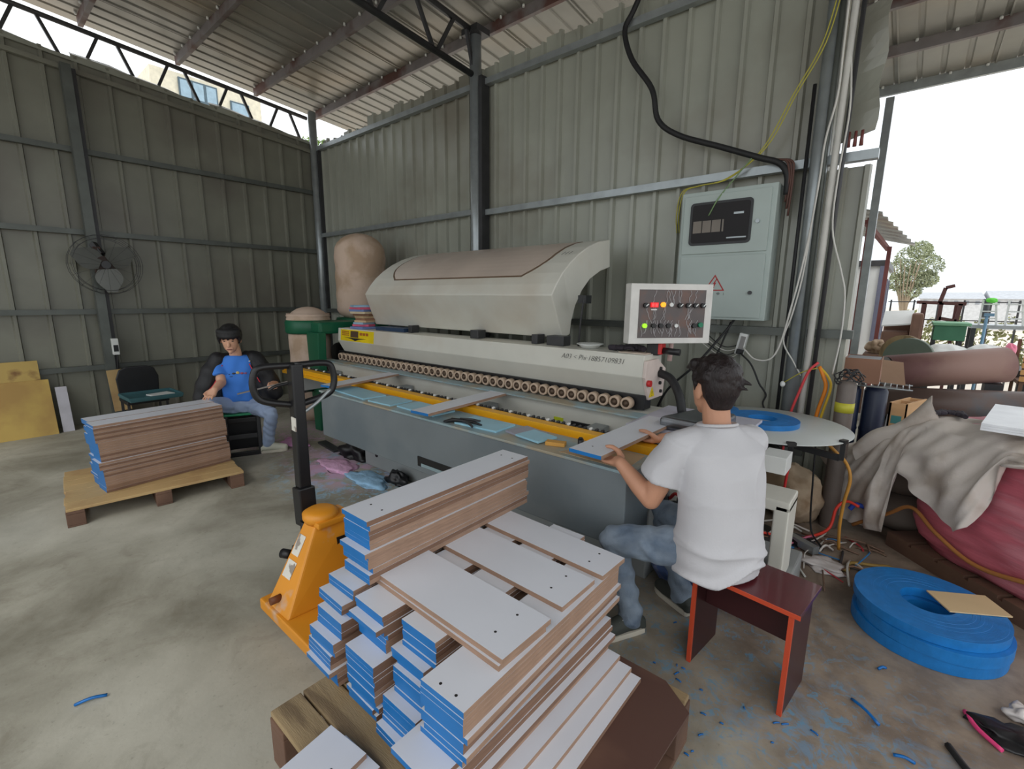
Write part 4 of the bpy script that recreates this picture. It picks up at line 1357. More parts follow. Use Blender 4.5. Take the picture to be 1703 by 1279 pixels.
MB().lathe((-5.50, 3.05, 0.72), [(0.0, 0), (0.28, 0), (0.30, 0.03), (0.30, 0.22), (0.28, 0.25), (0.0, 0.25)], n=30, axis=(0, 1, 0)).build('fan_housing', M_black, dcx)
MB().cyl((-5.33, 2.46, 0.52), (-5.36, 2.62, 0.52), 0.05, n=14).build('valve', M_steel, dcx)
MB().box((-5.95, 3.05, 0.0), (-5.0, 3.35, 0.05)).build('base', M_green, dcx)

# ------------------------------------------------------------------ left wall corner
# wall fan on the post
M_blade = mat('fan_blade', (96, 98, 94), 0.4, 0.0, 0.1)
fx, fyc, fz = -7.42, 1.20, 1.94
fn = thing('wall_fan', (fx, fyc, fz), 'dark industrial fan mounted on the left wall\'s steel post', 'fan')
MB().bar((-7.50, 1.13, 2.19), (-7.43, 1.19, 2.06), 0.06).build('bracket', M_dark, fn, 0.005)
MB().cyl((-7.49, fyc, fz + 0.02), (-7.36, fyc, fz), 0.10, n=18).build('motor', mat('fan_motor', (58, 44, 40), 0.6), fn, 0.0)
MB().bar((-7.47, 1.15, 1.84), (-7.46, 1.15, 2.15), 0.07).build('mount_plate', mat('rust_brown', (70, 50, 44), 0.7), fn, 0.005)
MB().cyl((-7.36, fyc, fz), (-7.33, fyc, fz), 0.045, n=16).build('hub', M_dark, fn)
for k in range(3):
    a0 = math.radians(35 + 120 * k)
    m = MB()
    rows = []
    for j in range(7):
        r = 0.05 + 0.27 * j / 6
        w = 0.10 + 0.22 * math.sin(math.pi * min(1, (j + 1) / 6.5)) * 0.8
        tw = math.radians(28 - 2 * j)
        row = []
        for q in range(5):
            s = (q / 4 - 0.5) * w
            y_ = s * math.cos(tw)
            x_ = s * math.sin(tw)
            row.append((fx + 0.075 + x_ * 0.5, fyc + r * math.cos(a0) - y_ * math.sin(a0), fz + r * math.sin(a0) + y_ * math.cos(a0)))
        rows.append(row)
    vs_ = [p for r in rows for p in r]
    k0 = len(vs_)
    vs_ += [(p[0] + 0.003, p[1], p[2]) for p in vs_]
    fa = []
    for j in range(6):
        for q in range(4):
            a = j * 5 + q
            fa += [(a, a + 1, a + 6, a + 5), (k0 + a, k0 + a + 5, k0 + a + 6, k0 + a + 1)]
    m.add(vs_, fa, 0, True)
    m.build('blade', M_blade, fn)
m = MB()
for r in (0.30, 0.34):
    for xx in ((fx + 0.02, fx + 0.13) if r > 0.2 else (fx + 0.13,)):
        pts = [(xx, fyc + r * math.cos(2 * math.pi * k / 24), fz + r * math.sin(2 * math.pi * k / 24)) for k in range(25)]
        m.tube(pts, 0.0028, n=4, sub=1)
for k in range(16):
    a = 2 * math.pi * k / 16
    m.tube([(fx + 0.135, fyc + 0.05 * math.cos(a), fz + 0.05 * math.sin(a)), (fx + 0.13, fyc + 0.30 * math.cos(a), fz + 0.30 * math.sin(a)), (fx + 0.08, fyc + 0.345 * math.cos(a), fz + 0.345 * math.sin(a)), (fx + 0.02, fyc + 0.30 * math.cos(a), fz + 0.30 * math.sin(a))], 0.0012, n=3, sub=1)
m.build('guard', M_dark, fn)
# switch box on the post
t = thing('switch_box', (-7.49, 1.20, 0.80), 'white and black switch box on the left wall\'s post below the fan', 'switch')
MB().box((-7.50, 1.16, 0.86), (-7.44, 1.225, 1.06)).build('body', M_white, t, 0.006)
MB().box((-7.44, 1.17, 0.90), (-7.435, 1.215, 0.98)).build('switch', M_black, t)
MB().tube([(-7.46, 1.20, 0.86), (-7.46, 1.19, 0.75), (-7.47, 1.17, 0.6)], 0.008).build('cord', M_rub, t)
# plywood offcut strapped to the post foot
m = MB()
m.cbox((-7.42, 1.16, 0.42), (0.012, 0.17, 0.52), 0, Matrix.Rotation(math.radians(3), 3, 'X'))
tag(m.build('plywood_strip', M_wood3), 'upright plywood strip leaning at the foot of the left wall\'s post', 'plywood')
# plywood sheets leaning on the left wall
def leaning(name, y0, y1, z1, x0, x1, th, m_, label, cat, cut=0.0):
    m = MB()
    m.add([(x0, y0, 0), (x0, y1, 0), (x1, y1 - cut, z1), (x1, y0, z1), (x0 - th, y0, 0), (x0 - th, y1, 0), (x1 - th, y1 - cut, z1), (x1 - th, y0, z1)],
          [(0, 1, 2, 3), (7, 6, 5, 4), (0, 4, 5, 1), (1, 5, 6, 2), (2, 6, 7, 3), (3, 7, 4, 0)])
    return tag(m.build(name, m_, None, 0.002), label, cat)
M_ply1 = mat('golden_plywood', (188, 158, 84), 0.6, 0.0, 0.08, 2.0, rgb2=(168, 134, 74), mix_scale=1.5)
M_ply2 = mat('stained_plywood', (184, 156, 88), 0.6, 0.0, 0.1, 3.0, rgb2=(128, 92, 52), mix_scale=3.0, mix_lo=0.58, mix_hi=0.66)
leaning('plywood_sheet', -0.9, 0.50, 0.84, -7.46, -7.59, 0.012, M_ply2, 'taller stained plywood sheet leaning on the left wall behind the front one', 'plywood')
leaning('plywood_sheet', -0.9, 0.56, 0.62, -7.36, -7.54, 0.012, M_ply1, 'lower golden plywood sheet leaning in front of the stained one', 'plywood')
leaning('leaning_board', 0.60, 0.70, 0.52, -7.40, -7.52, 0.03, mat('pale_lilac', (186, 184, 192), 0.5), 'narrow pale lilac panel leaning right of the plywood sheets', 'panel')
# chair with a tray
ch = thing('chair', (-6.95, 1.28, 0), 'black chair with a low back standing by the left wall behind the far stack', 'chair')
m = MB()
pr_ = [(-0.19, 0.36), (-0.205, 0.62), (-0.17, 0.72), (-0.10, 0.755), (0.10, 0.755), (0.17, 0.72), (0.205, 0.62), (0.19, 0.36)]
m.prism([(-6.98, 1.28 + a, b_) for a, b_ in pr_], (-0.03, 0, 0))
m.build('backrest', M_black, ch, 0.012, 3)
MB().box((-7.0, 1.08, 0.36), (-6.6, 1.48, 0.40)).build('seat', M_black, ch, 0.01)
for dx in (-6.97, -6.63):
    for dy in (1.10, 1.46):
        MB().bar((dx, dy, 0), (dx, dy, 0.36), 0.025).build('leg', M_dark, ch)
tr = thing('tray', (-6.75, 1.32, 0.40), 'teal plastic tray lying on the black chair\'s seat', 'tray')
m = MB()
m.prism([(-6.98, 1.08, 0.40), (-6.52, 1.10, 0.40), (-6.52, 1.60, 0.40), (-6.98, 1.58, 0.40)], (0, 0, 0.025))
m.build('base', mat('teal_plastic', (58, 98, 104), 0.5), tr, 0.006)
for (a, b_) in (((-6.98, 1.08), (-6.52, 1.10)), ((-6.52, 1.10), (-6.52, 1.60)), ((-6.52, 1.60), (-6.98, 1.58)), ((-6.98, 1.58), (-6.98, 1.08))):
    MB().bar((a[0], a[1], 0.435), (b_[0], b_[1], 0.435), 0.012, 0.03).build('rim', MATS['teal_plastic'], tr)
m = MB()
m.cbox((-6.70, 1.42, 0.432), (0.18, 0.22, 0.012), 0, rotz(12))
tag(m.build('paper_pad', M_white), 'white paper pad lying in the teal tray', 'paper')

# ------------------------------------------------------------------ right side: bale, cloth, clutter
Ab, eb = V((0.10, 3.80, 0)), V((0.69, -0.725, 0)).normalized()
nb_ = V((-eb.y, eb.x, 0))
M_pink = mat('pink_wrapped_bale', (204, 106, 120), 0.6, 0.0, 0.15, 3.0, 0.5, 9, rgb2=(206, 128, 138), mix_scale=2.0, stretch=(1, 1, 6))
def face_pt(s, t, z):
    return Ab + eb * s + nb_ * t + V((0, 0, z))
bl = thing('bale', tuple(face_pt(0.45, 0.35, 0)), 'pink plastic-wrapped bale on a wooden pallet at the wall opening, under grey cloth', 'bale')
# rounded, sagging body with wrap folds
NS_, NZ_ = 72, 26
vs_ = []
Ls, Lt = 1.0, 0.8
for j in range(NZ_ + 1):
    z = 0.10 + 0.80 * j / NZ_
    zz = j / NZ_
    for k in range(NS_):
        a = 2 * math.pi * k / NS_
        c_, s_ = math.cos(a), math.sin(a)
        q = 1.0 / (abs(c_) ** 4 + abs(s_) ** 4) ** 0.25
        bul = 1 + 0.05 * math.sin(math.pi * zz) - 0.10 * max(0, 0.12 - zz) / 0.12 - 0.12 * max(0, zz - 0.88) / 0.12
        fold = 0.008 * math.sin(zz * 60 + 3 * math.sin(a * 2)) + 0.006 * math.sin(a * 9 + zz * 25)
        p = face_pt(Ls / 2 + c_ * q * (Ls / 2 * bul + fold), Lt / 2 + s_ * q * (Lt / 2 * bul + fold) , z)
        vs_.append(p)
m = MB()
m.add(vs_, [(j * NS_ + k, j * NS_ + (k + 1) % NS_, (j + 1) * NS_ + (k + 1) % NS_, (j + 1) * NS_ + k) for j in range(NZ_) for k in range(NS_)], 0, True)
m.add(vs_[:NS_], [tuple(range(NS_ - 1, -1, -1))])
m.add(vs_[-NS_:], [tuple(range(NS_))])
m.build('wrapped_body', M_pink, bl)
m = MB()
m.tube([face_pt(-0.20, -0.12, 0.05), face_pt(-0.02, -0.05, 0.22), face_pt(0.12, -0.035, 0.33), face_pt(0.3, -0.04, 0.25), face_pt(0.55, -0.04, 0.19), face_pt(0.9, -0.04, 0.28)], 0.012)
m.build('binding_rope', mat('tan_rope', (176, 116, 60), 0.7), bl)
pb = thing('pallet', tuple(face_pt(0.45, 0.35, 0)), 'wooden pallet under the pink bale', 'pallet')
for k in range(6):
    a = -0.02 + k * 0.175
    m = MB()
    m.prism([face_pt(a, -0.03, 0.075), face_pt(a + 0.15, -0.03, 0.075), face_pt(a + 0.15, 0.85, 0.075), face_pt(a, 0.85, 0.075)], (0, 0, 0.02))
    m.build('deck_board', M_wood2, pb)
for k in range(3):
    b_ = -0.03 + k * 0.4
    m = MB()
    m.prism([face_pt(-0.02, b_, 0.0), face_pt(1.0, b_, 0.0), face_pt(1.0, b_ + 0.08, 0.0), face_pt(-0.02, b_ + 0.08, 0.0)], (0, 0, 0.075))
    m.build('stringer', M_wood2, pb)
# stack of grey sacks that holds the cloth up on the left
M_sackg = mat('grey_sack', (120, 108, 98), 0.8, 0, 0.15, 4.0)
for k, (s, z, sz) in enumerate(((-0.24, 0.14, 0.20), (-0.26, 0.40, 0.17))):
    m = MB()
    Rz = rotz(-46)
    m.ell(face_pt(s, 0.30, z), (0.22, 0.26, 0.15), 0, Rz, 20, 12)
    tag(m.build('sack', M_sackg), 'grey sack under the cloth, %s of two' % ('lower', 'upper')[k], 'sack')
# cloth: laid over the bale and sacks, hanging in folds with an uneven hem
def interp(tb, x):
    for (a, va), (b_, vb) in zip(tb, tb[1:]):
        if x <= b_:
            t = max(0, min(1, (x - a) / (b_ - a)))
            return va + (vb - va) * t
    return tb[-1][1]
topz = [(-0.56, 0.53), (-0.50, 0.56), (-0.33, 0.62), (-0.2, 0.68), (-0.07, 0.78), (0.06, 0.88), (0.15, 0.925), (0.7, 0.925)]
hemz = [(-0.56, 0.46), (-0.46, 0.36), (-0.37, 0.10), (-0.30, 0.05), (-0.12, 0.07), (0.03, 0.12), (0.07, 0.34), (0.085, 0.56), (0.15, 0.52), (0.25, 0.44), (0.36, 0.385), (0.475, 0.36), (0.53, 0.42), (0.58, 0.60), (0.63, 0.80), (0.9, 0.84)]
NU, NV = 110, 56
vs_ = []
rngc = random.Random(5)
for iu in range(NU + 1):
    s = -0.56 + 1.44 * iu / NU
    tz, hz = interp(topz, s), interp(hemz, s)
    depth = 0.62
    drop = tz - hz
    for iv in range(NV + 1):
        v = iv / NV
        # first part lies on top from the back to the edge, the rest hangs
        if v < 0.42:
            t = depth * (1 - v / 0.42) - 0.075
            z = tz - 0.02 * (1 - v / 0.42) + 0.012 * math.sin(s * 14 + t * 9) + 0.007 * math.sin(s * 31 - t * 17)
            if t < 0.08:
                z -= (0.08 - t) ** 2 * 2.0
        else:
            h = (v - 0.42) / 0.58
            z = tz - 0.05 - (drop - 0.05) * h
            amp = 0.010 + 0.035 * h
            fold = math.sin(s * 21 + 2.5 * math.sin(h * 3 + s * 5)) + 0.6 * math.sin(s * 43 + h * 5) + 0.5 * math.sin(h * 11 + s * 13)
            dg = math.sin((s * 0.8 + h * 0.9) * 15 + 1.0) * 0.5
            t = -0.085 - 0.035 * h - amp * (fold + dg) * 0.5 - (0.06 * math.sin(math.pi * min(1, h)) if s < -0.02 else 0.03 * math.sin(math.pi * h))
        t += 0.006 * math.sin(s * 60 + v * 37)
        if s < -0.1:
            t = max(t, -0.165)
        vs_.append(face_pt(s, t, max(z, 0.02)))
k0 = len(vs_)
vs2 = [p + nb_ * 0.004 - V((0, 0, 0.004)) for p in vs_]
fa = []
for iu in range(NU):
    for iv in range(NV):
        a = iu * (NV + 1) + iv
        fa += [(a, a + NV + 1, a + NV + 2, a + 1), (k0 + a, k0 + a + 1, k0 + a + NV + 2, k0 + a + NV + 1)]
m = MB()
m.add(vs_ + vs2, fa, 0, True)
M_cloth = mat('dusty_grey_cloth', (220, 210, 202), 0.85, 0.0, 0.08, 3.0, 0.25, 30, rgb2=(186, 172, 160), mix_scale=3.0)
tag(m.build('dust_cloth', M_cloth), 'dusty grey cloth draped over the pink bale with a ragged hem', 'cloth')
# folded flap of the cloth lying diagonally
m = MB()
fl = []
for k in range(13):
    t = k / 12
    base = face_pt(-0.26 + 0.40 * t, -0.12 + 0.10 * t, 0.54 + 0.42 * t + 0.03 * math.sin(t * 7))
    for q in range(4):
        w = (q / 3 - 0.5)
        fl.append(base + V((0.05, 0, -0.13)) * w + nb_ * (-0.02 * math.cos(w * 3)))
kk = len(fl)
fl2 = [p + nb_ * 0.006 for p in fl]
fa = []
for k in range(12):
    for q in range(3):
        a = k * 4 + q
        fa += [(a, a + 1, a + 5, a + 4), (kk + a, kk + a + 4, kk + a + 5, kk + a + 1)]
    fa += [(k * 4, k * 4 + 4, kk + k * 4 + 4, kk + k * 4), (k * 4 + 3, kk + k * 4 + 3, kk + k * 4 + 7, k * 4 + 7)]
m.add(fl + fl2, fa, 0, True)
tag(m.build('cloth_flap', M_cloth), 'folded strip of grey cloth lying diagonally over the dust cloth', 'cloth')
# white boards and gloves on top
for k in range(3):
    m = MB()
    m.prism([(0.345, 3.30, 0.953 + k * 0.0125), (0.46, 3.99, 0.953 + k * 0.0125), (0.86, 3.93, 0.953 + k * 0.0125), (0.745, 3.24, 0.953 + k * 0.0125)], (0, 0, 0.012))
    tag(m.build('white_board', mat('bright_white_board', (236, 238, 244), 0.35), None, 0.001), 'white board on the cloth-covered bale, %s of three' % ('lowest', 'middle', 'topmost')[k], 'board', 'white boards on the bale')
M_glove = mat('dark_work_glove', (52, 46, 54), 0.85, 0.0, 0.2, 14.0, 0.3, 80)
def glove(x, y, z, rz, label, sc=1.0):
    m = MB()
    Rg = rotz(rz)
    def q(a, b_, c_):
        return V((x, y, z)) + Rg @ V((a, b_, c_))
    m.ell(q(0, 0, 0.022), (0.05, 0.042, 0.022), 0, Rg, 14, 8)
    for k in range(4):
        yy = -0.032 + 0.021 * k
        m.tube([q(0.03, yy, 0.022), q(0.075, yy * 1.3, 0.030), q(0.105 - 0.004 * abs(k - 1.5), yy * 1.5, 0.014)], [0.012, 0.012, 0.010], n=8, sub=4)
    m.tube([q(-0.01, 0.035, 0.02), q(0.02, 0.065, 0.024), (q(0.05, 0.075, 0.014))], [0.013, 0.012, 0.010], n=8, sub=4)
    m.tube([q(-0.03, 0, 0.02), q(-0.07, 0, 0.022), q(-0.085, 0.004, 0.018)], [0.022, 0.020, 0.019], n=12, sub=3)
    c0 = V((x, y, z))
    m.v = [tuple(c0 + (V(p) - c0) * sc) for p in m.v]
    return tag(m.build('work_glove', M_glove), label, 'glove', None)
glove(0.215, 3.74, 0.925, 60, 'dark work glove on the cloth beside the wooden crate', 0.7)
glove(0.30, 3.76, 0.925, 110, 'dark work glove on the cloth near the white boards', 0.7)
glove(-1.52, 2.98, 1.237, 15, 'dark work glove on the beam, left one of the pair')
glove(-1.42, 3.02, 1.242, 150, 'dark work glove on the beam under the control panel')
m = MB()
m.lathe((-1.78, 2.99, 1.237), [(0.0, 0.0), (0.06, 0.0), (0.075, 0.02), (0.10, 0.03), (0.095, 0.034), (0.065, 0.024), (0.0, 0.012)], n=28)
tag(m.build('dish', M_white), 'shallow white dish standing on the beam', 'dish')
# crate
cr = thing('wooden_crate', (0.03, 4.55, 0.6), 'small raw wooden crate standing behind the grey cloth', 'crate')
M_crate = mat('crate_wood', (206, 164, 118), 0.7, 0.0, 0.1, 4.0, stretch=(1, 1, 6))
for k in range(3):
    xx = -0.035 + 0.055 * k
    yy = 4.45 + 0.16 * k
    MB().box((xx, yy, 0.66), (xx + 0.105, yy + 0.012, 0.845)).build('partition', M_crate, cr)
for xx in (-0.035, 0.06):
    MB().prism([(xx, 4.45, 0.66), (xx + 0.012, 4.45, 0.66), (xx + 0.122, 4.78, 0.66), (xx + 0.11, 4.78, 0.66)], (0, 0, 0.19)).build('side', M_crate, cr)
MB().prism([(-0.035, 4.45, 0.65), (0.07, 4.45, 0.65), (0.18, 4.78, 0.65), (0.075, 4.78, 0.65)], (0, 0, 0.012)).build('bottom', M_crate, cr)
MB().box((-0.015, 4.449, 0.69), (0.045, 4.4505, 0.75)).build('print', mat('teal_print', (70, 140, 140), 0.6), cr)
tb = thing('work_table', (0.1, 4.85, 0), 'dark low work table behind the bale, carrying the crate', 'table')
MB().box((-0.045, 4.40, 0.62), (1.0, 5.0, 0.65)).build('table_top', M_dark, tb)
for xx in (0.0, 0.95):
    for yy in (4.45, 4.95):
        MB().bar((xx, yy, -0.155 if yy > 8 else 0.0), (xx, yy, 0.62), 0.05).build('leg', M_dark, tb)
# blue drums and wire basket, carton on top
for k, (x, y) in enumerate(((-0.285, 4.36), (-0.125, 4.40))):
    m = MB()
    m.lathe((x, y, 0.0), [(0.0, 0.0), (0.07, 0.0), (0.075, 0.02), (0.075, 0.30), (0.079, 0.31), (0.075, 0.33), (0.075, 0.62), (0.079, 0.63), (0.075, 0.65), (0.075, 0.93), (0.06, 0.96), (0.0, 0.96)], n=28)
    tag(m.build('drum', mat('dark_blue_drum', (30, 40, 66), 0.4)), 'dark blue drum under the open carton, %s' % ('by the wall end' if k == 0 else 'by the crate'), 'drum')
wbk = thing('wire_basket', (0.03, 4.46, 0.96), 'grey wire rack lying under the open carton', 'rack')
m = MB()
for k in range(9):
    m.tube([(-0.22 + k * 0.035, 4.25, 0.985), (-0.22 + k * 0.035, 4.5, 0.985)], 0.004, n=5, sub=1)
for yy in (4.25, 4.5):
    m.tube([(-0.24, yy, 0.98), (0.08, yy, 0.98)], 0.006, n=5, sub=1)
m.build('wires', M_galv, wbk)
ct = thing('carton', (-0.2, 4.4, 1.0), 'open brown carton with a flap folded down, on the drums', 'box')
M_card = mat('cardboard', (150, 112, 92), 0.85, 0.0, 0.08, 3.0)
M_cardl = mat('cardboard_light', (190, 156, 132), 0.85, 0.0, 0.06, 3.0)
for lo, hi in (((-0.335, 4.30, 1.0), (-0.115, 4.306, 1.175)), ((-0.335, 4.60, 1.0), (-0.115, 4.606, 1.175)), ((-0.335, 4.306, 1.0), (-0.329, 4.60, 1.175)), ((-0.121, 4.306, 1.0), (-0.115, 4.60, 1.175))):
    MB().box(lo, hi).build('side', M_card, ct)
MB().box((-0.335, 4.30, 0.992), (-0.115, 4.606, 1.0)).build('bottom', M_card, ct)
m = MB()
m.prism([(-0.113, 4.30, 1.175), (-0.113, 4.306, 1.175), (0.03, 4.256, 1.02), (0.03, 4.25, 1.02)], (0, 0, 0))
m = MB()
m.add([(-0.113, 4.298, 1.178), (0.005, 4.20, 1.178), (0.035, 4.19, 1.02), (-0.105, 4.295, 1.015), (-0.113, 4.303, 1.178), (0.005, 4.205, 1.178), (0.035, 4.195, 1.02), (-0.105, 4.30, 1.015)],
      [(0, 3, 2, 1), (4, 5, 6, 7), (0, 1, 5, 4), (1, 2, 6, 5), (2, 3, 7, 6), (3, 0, 4, 7)])
m.build('flap', M_cardl, ct)
m = MB()
m.box((-0.33, 4.31, 1.165), (-0.125, 4.6, 1.17))
m.build('contents', M_dark, ct)
# gas-bottle like cylinder with yellow band
gb = thing('gas_cylinder', (-0.267, 3.85, 0), 'grey-brown cylinder with a yellow band and a coil of wire, by the wall end', 'gas cylinder')
MB().lathe((-0.267, 3.85, 0.0), [(0.0, 0.0), (0.052, 0.0), (0.055, 0.01), (0.055, 1.03), (0.045, 1.06), (0.0, 1.07)], n=26).build('body', mat('brown_grey', (108, 98, 92), 0.5), gb)
MB().lathe((-0.267, 3.85, 0.0), [(0.053, 0.845), (0.057, 0.845), (0.057, 0.912), (0.053, 0.912)], n=26, closed=True).build('yellow_band', mat('band_yellow', (196, 190, 60), 0.5), gb)
m = MB()
rw = random.Random(9)
for k in range(7):
    pts = []
    for j in range(9):
        a = 2 * math.pi * j / 8
        pts.append((-0.267 + (0.055 + rw.uniform(-0.01, 0.02)) * math.cos(a) + 0.01 * k - 0.02, 3.845 + 0.04 * math.sin(a) * 0.8, 1.085 + 0.04 * math.sin(a + k) + rw.uniform(-0.015, 0.025)))
    m.tube(pts, 0.004, n=5, sub=3)
m.build('wire_coil', M_dark, gb)
# pale sack heap and debris under the tray
def lump(cx, cy, cz, rx, ry, rz_, seed, n=26, k=18, amp=0.12):
    rg = random.Random(seed)
    ph = [rg.uniform(0, 6.28) for _ in range(12)]
    m = MB()
    vs_ = []
    for i in range(k + 1):
        th = math.pi * i / k
        for j in range(n):
            a = 2 * math.pi * j / n
            f = 1 + amp * (math.sin(3 * a + ph[0] + 2 * th) + math.sin(5 * a + ph[1] - 3 * th) * 0.7 + math.sin(7 * th + ph[2] + a) * 0.6 + math.sin(11 * a + ph[3] + 5 * th) * 0.35) * math.sin(th)
            vs_.append((cx + rx * f * math.sin(th) * math.cos(a), cy + ry * f * math.sin(th) * math.sin(a), max(min(0.004, cz * 0.4), cz + rz_ * f * math.cos(th))))
    m.add(vs_, [(i * n + j, (i + 1) * n + j, (i + 1) * n + (j + 1) % n, i * n + (j + 1) % n) for i in range(k) for j in range(n)], 0, True)
    return m
M_sack = mat('woven_sack', (176, 156, 132), 0.85, 0.0, 0.12, 5.0, 0.3, 30, rgb2=(140, 116, 90), mix_scale=4.0)
tag(lump(-0.50, 3.78, 0.20, 0.20, 0.15, 0.22, 4).build('sack', M_sack), 'crumpled beige sack on the floor under the round tray', 'sack')
tag(lump(-0.42, 3.98, 0.12, 0.15, 0.10, 0.14, 8).build('sack', M_sack), 'smaller slumped beige sack beside the crumpled one', 'sack')
tag(lump(-0.12, 4.12, 0.16, 0.12, 0.08, 0.2, 12).build('sack', M_dark), 'dark sack in the shade behind the tray', 'sack')
cable('cable', [(-0.10, 3.70, 0.25), (-0.17, 3.72, 0.26), (-0.22, 3.70, 0.2), (-0.25, 3.65, 0.05), (-0.40, 3.45, 0.02), (-0.62, 3.35, 0.03)], 0.010, mat('scarlet_hose', (226, 64, 48), 0.5), 'bright red hose on the floor beneath the tray')
cable('hose', [(-0.05, 3.78, 0.22), (-0.12, 3.76, 0.24), (-0.15, 3.75, 0.2)], 0.016, mat('royal_blue', (36, 70, 170), 0.5), 'short blue hose beside the cloth')
rd = random.Random(21)
pal = [(214, 120, 150), (190, 60, 70), (206, 206, 200), (60, 60, 64), (54, 120, 176), (150, 116, 90), (120, 96, 80), (216, 212, 206)]
for k in range(46):
    x = rd.uniform(-0.60, 0.02)
    y = rd.uniform(3.0, 3.66)
    if x < -0.3 and y < 3.1:
        continue
    a = rd.uniform(0, 6.28)
    L = rd.uniform(0.05, 0.17)
    pts = [(x - L * math.cos(a), y - L * math.sin(a), 0.007), (x + rd.uniform(-0.03, 0.03), y + rd.uniform(-0.03, 0.03), rd.uniform(0.012, 0.05)), (x + L * math.cos(a), y + L * math.sin(a), 0.007)]
    c_ = rd.randrange(8)
    m = MB().tube(pts, rd.uniform(0.003, 0.008), n=5, sub=4)
    names = ['pink', 'red', 'white', 'black', 'blue', 'tan', 'brown', 'pale']
    tag(m.build('scrap_strip', mat('strip_%s' % names[c_], pal[c_], 0.6)), '%s strip of trimmed edging in the litter below the tray' % names[c_], 'scrap', '%s strips below the tray' % names[c_])
# small machine part and plastic sheet in the litter
tag(MB().cbox((-0.36, 3.36, 0.04), (0.22, 0.05, 0.05), 0, rotz(-32)).build('aluminium_profile', M_galv, None, 0.004), 'grey-white metal profile lying in the litter below the tray', 'profile')
tag(MB().cbox((-0.43, 3.42, 0.03), (0.20, 0.09, 0.04), 0, rotz(-28)).build('black_case', M_black, None, 0.008), 'black case lying in the litter beside the metal profile', 'case')
tag(lump(-0.22, 3.20, 0.015, 0.12, 0.08, 0.03, 3, amp=0.25).build('plastic_sheet', mat('crumpled_plastic', (206, 200, 198), 0.3)), 'crumpled clear-white plastic sheet in the litter', 'plastic')
# yellow hose on the floor by the bale
cable('hose', [(-0.20, 3.30, 0.012), (-0.10, 3.22, 0.012), (-0.09, 3.32, 0.02), (0.02, 3.40, 0.012), (0.12, 3.40, 0.03), (0.28, 3.32, 0.012), (0.40, 3.24, 0.012)], 0.010, mat('olive_hose', (156, 128, 66), 0.6), 'olive-yellow hose on the floor in front of the bale')
# scraps on the floor, front right and left
bs = M_tape
for k, (x, y, L, a, col, lab) in enumerate([
    (0.06, 2.10, 0.06, -40, M_tape, 'small curled blue strip on the floor in front of the coils'),
    (0.18, 1.95, 0.03, 10, M_tape, 'tiny blue chip on the floor near the picture\'s lower edge'),
    (-0.10, 1.62, 0.03, 80, M_tape, 'tiny blue chip on the floor in front of the stool'),
    (-2.30, 0.13, 0.05, 70, M_tape, 'lone small blue strip on the bare floor at left'),
    (-0.02, 1.60, 0.025, 0, M_white, 'tiny white chip on the floor in front of the stool'),
    (-0.30, 2.75, 0.06, 30, M_tape, 'blue strip on the floor behind the stool'),
    (0.10, 2.42, 0.02, 50, M_tape, 'tiny blue chip beside the floor coils'),
]):
    a = math.radians(a)
    m = MB().tube([(x - L * math.cos(a), y - L * math.sin(a), 0.006), (x, y, 0.014), (x + L * math.cos(a), y + L * math.sin(a), 0.006)], 0.006, n=5, sub=3)
    tag(m.build('scrap_strip', col), lab, 'scrap')
rd = random.Random(4)
for k in range(34):
    x, y = rd.gauss(-0.45, 0.25), rd.gauss(1.75, 0.28)
    if -0.62 < x < -0.12 and 1.86 < y < 2.3 or x < -0.85:
        continue
    a = rd.uniform(0, 3.14)
    L = rd.uniform(0.004, 0.014)
    m = MB().tube([(x - L * math.cos(a), y - L * math.sin(a), 0.003), (x, y, 0.005), (x + L * math.cos(a), y + L * math.sin(a), 0.003)], 0.003, n=4, sub=2)
    tag(m.build('scrap_chip', M_tape), 'small blue edging chip on the floor around the stool', 'scrap', 'blue chips around the stool')
# far blue, pink scraps beside the machine
for k, (x, y, rx, ry, c_, lab) in enumerate([
    (-3.48, 2.14, 0.26, 0.12, (150, 190, 220), 'heap of pale blue dust and scraps at the machine\'s foot'),
    (-3.98, 2.14, 0.26, 0.12, (212, 168, 200), 'heap of pinkish dust and scraps at the machine\'s foot'),
    (-5.0, 2.2, 0.22, 0.10, (206, 150, 196), 'pink scraps on the floor beyond the machine\'s far end')]):
    tag(lump(x, y, 0.004, rx, ry, 0.03, 31 + k, 44, 18, amp=0.14).build('scrap_heap', mat('heap_%d' % k, c_, 0.85, 0, 0.15, 20, 0.4, 50)), lab, 'scraps', None, 'stuff')
m = lump(-4.12, 2.40, 0.03, 0.19, 0.10, 0.13, 77, amp=0.22)
tag(m.build('plastic_bag', M_black), 'black plastic bag lying against the machine\'s foot', 'bag')
tag(MB().cbox((-4.58, 2.38, 0.012), (0.42, 0.09, 0.02), 0, rotz(-6)).build('dark_strip', M_dark, None, 0.002), 'dark strip of board lying at the machine\'s far corner', 'strip')
tag(lump(-3.22, 2.27, 0.02, 0.12, 0.06, 0.09, 78, amp=0.22).build('plastic_bag', M_black), 'small black bag by the machine base, behind the narrow stack', 'bag')
# blue plastic sacks under the worker's seat
tag(lump(-0.72, 2.44, 0.06, 0.19, 0.12, 0.11, 51, amp=0.2).build('plastic_bag', mat('blue_bag', (92, 118, 176), 0.35, rgb2=(170, 170, 190), mix_scale=6)), 'crumpled blue plastic bag on the floor beyond the worker\'s legs', 'bag')
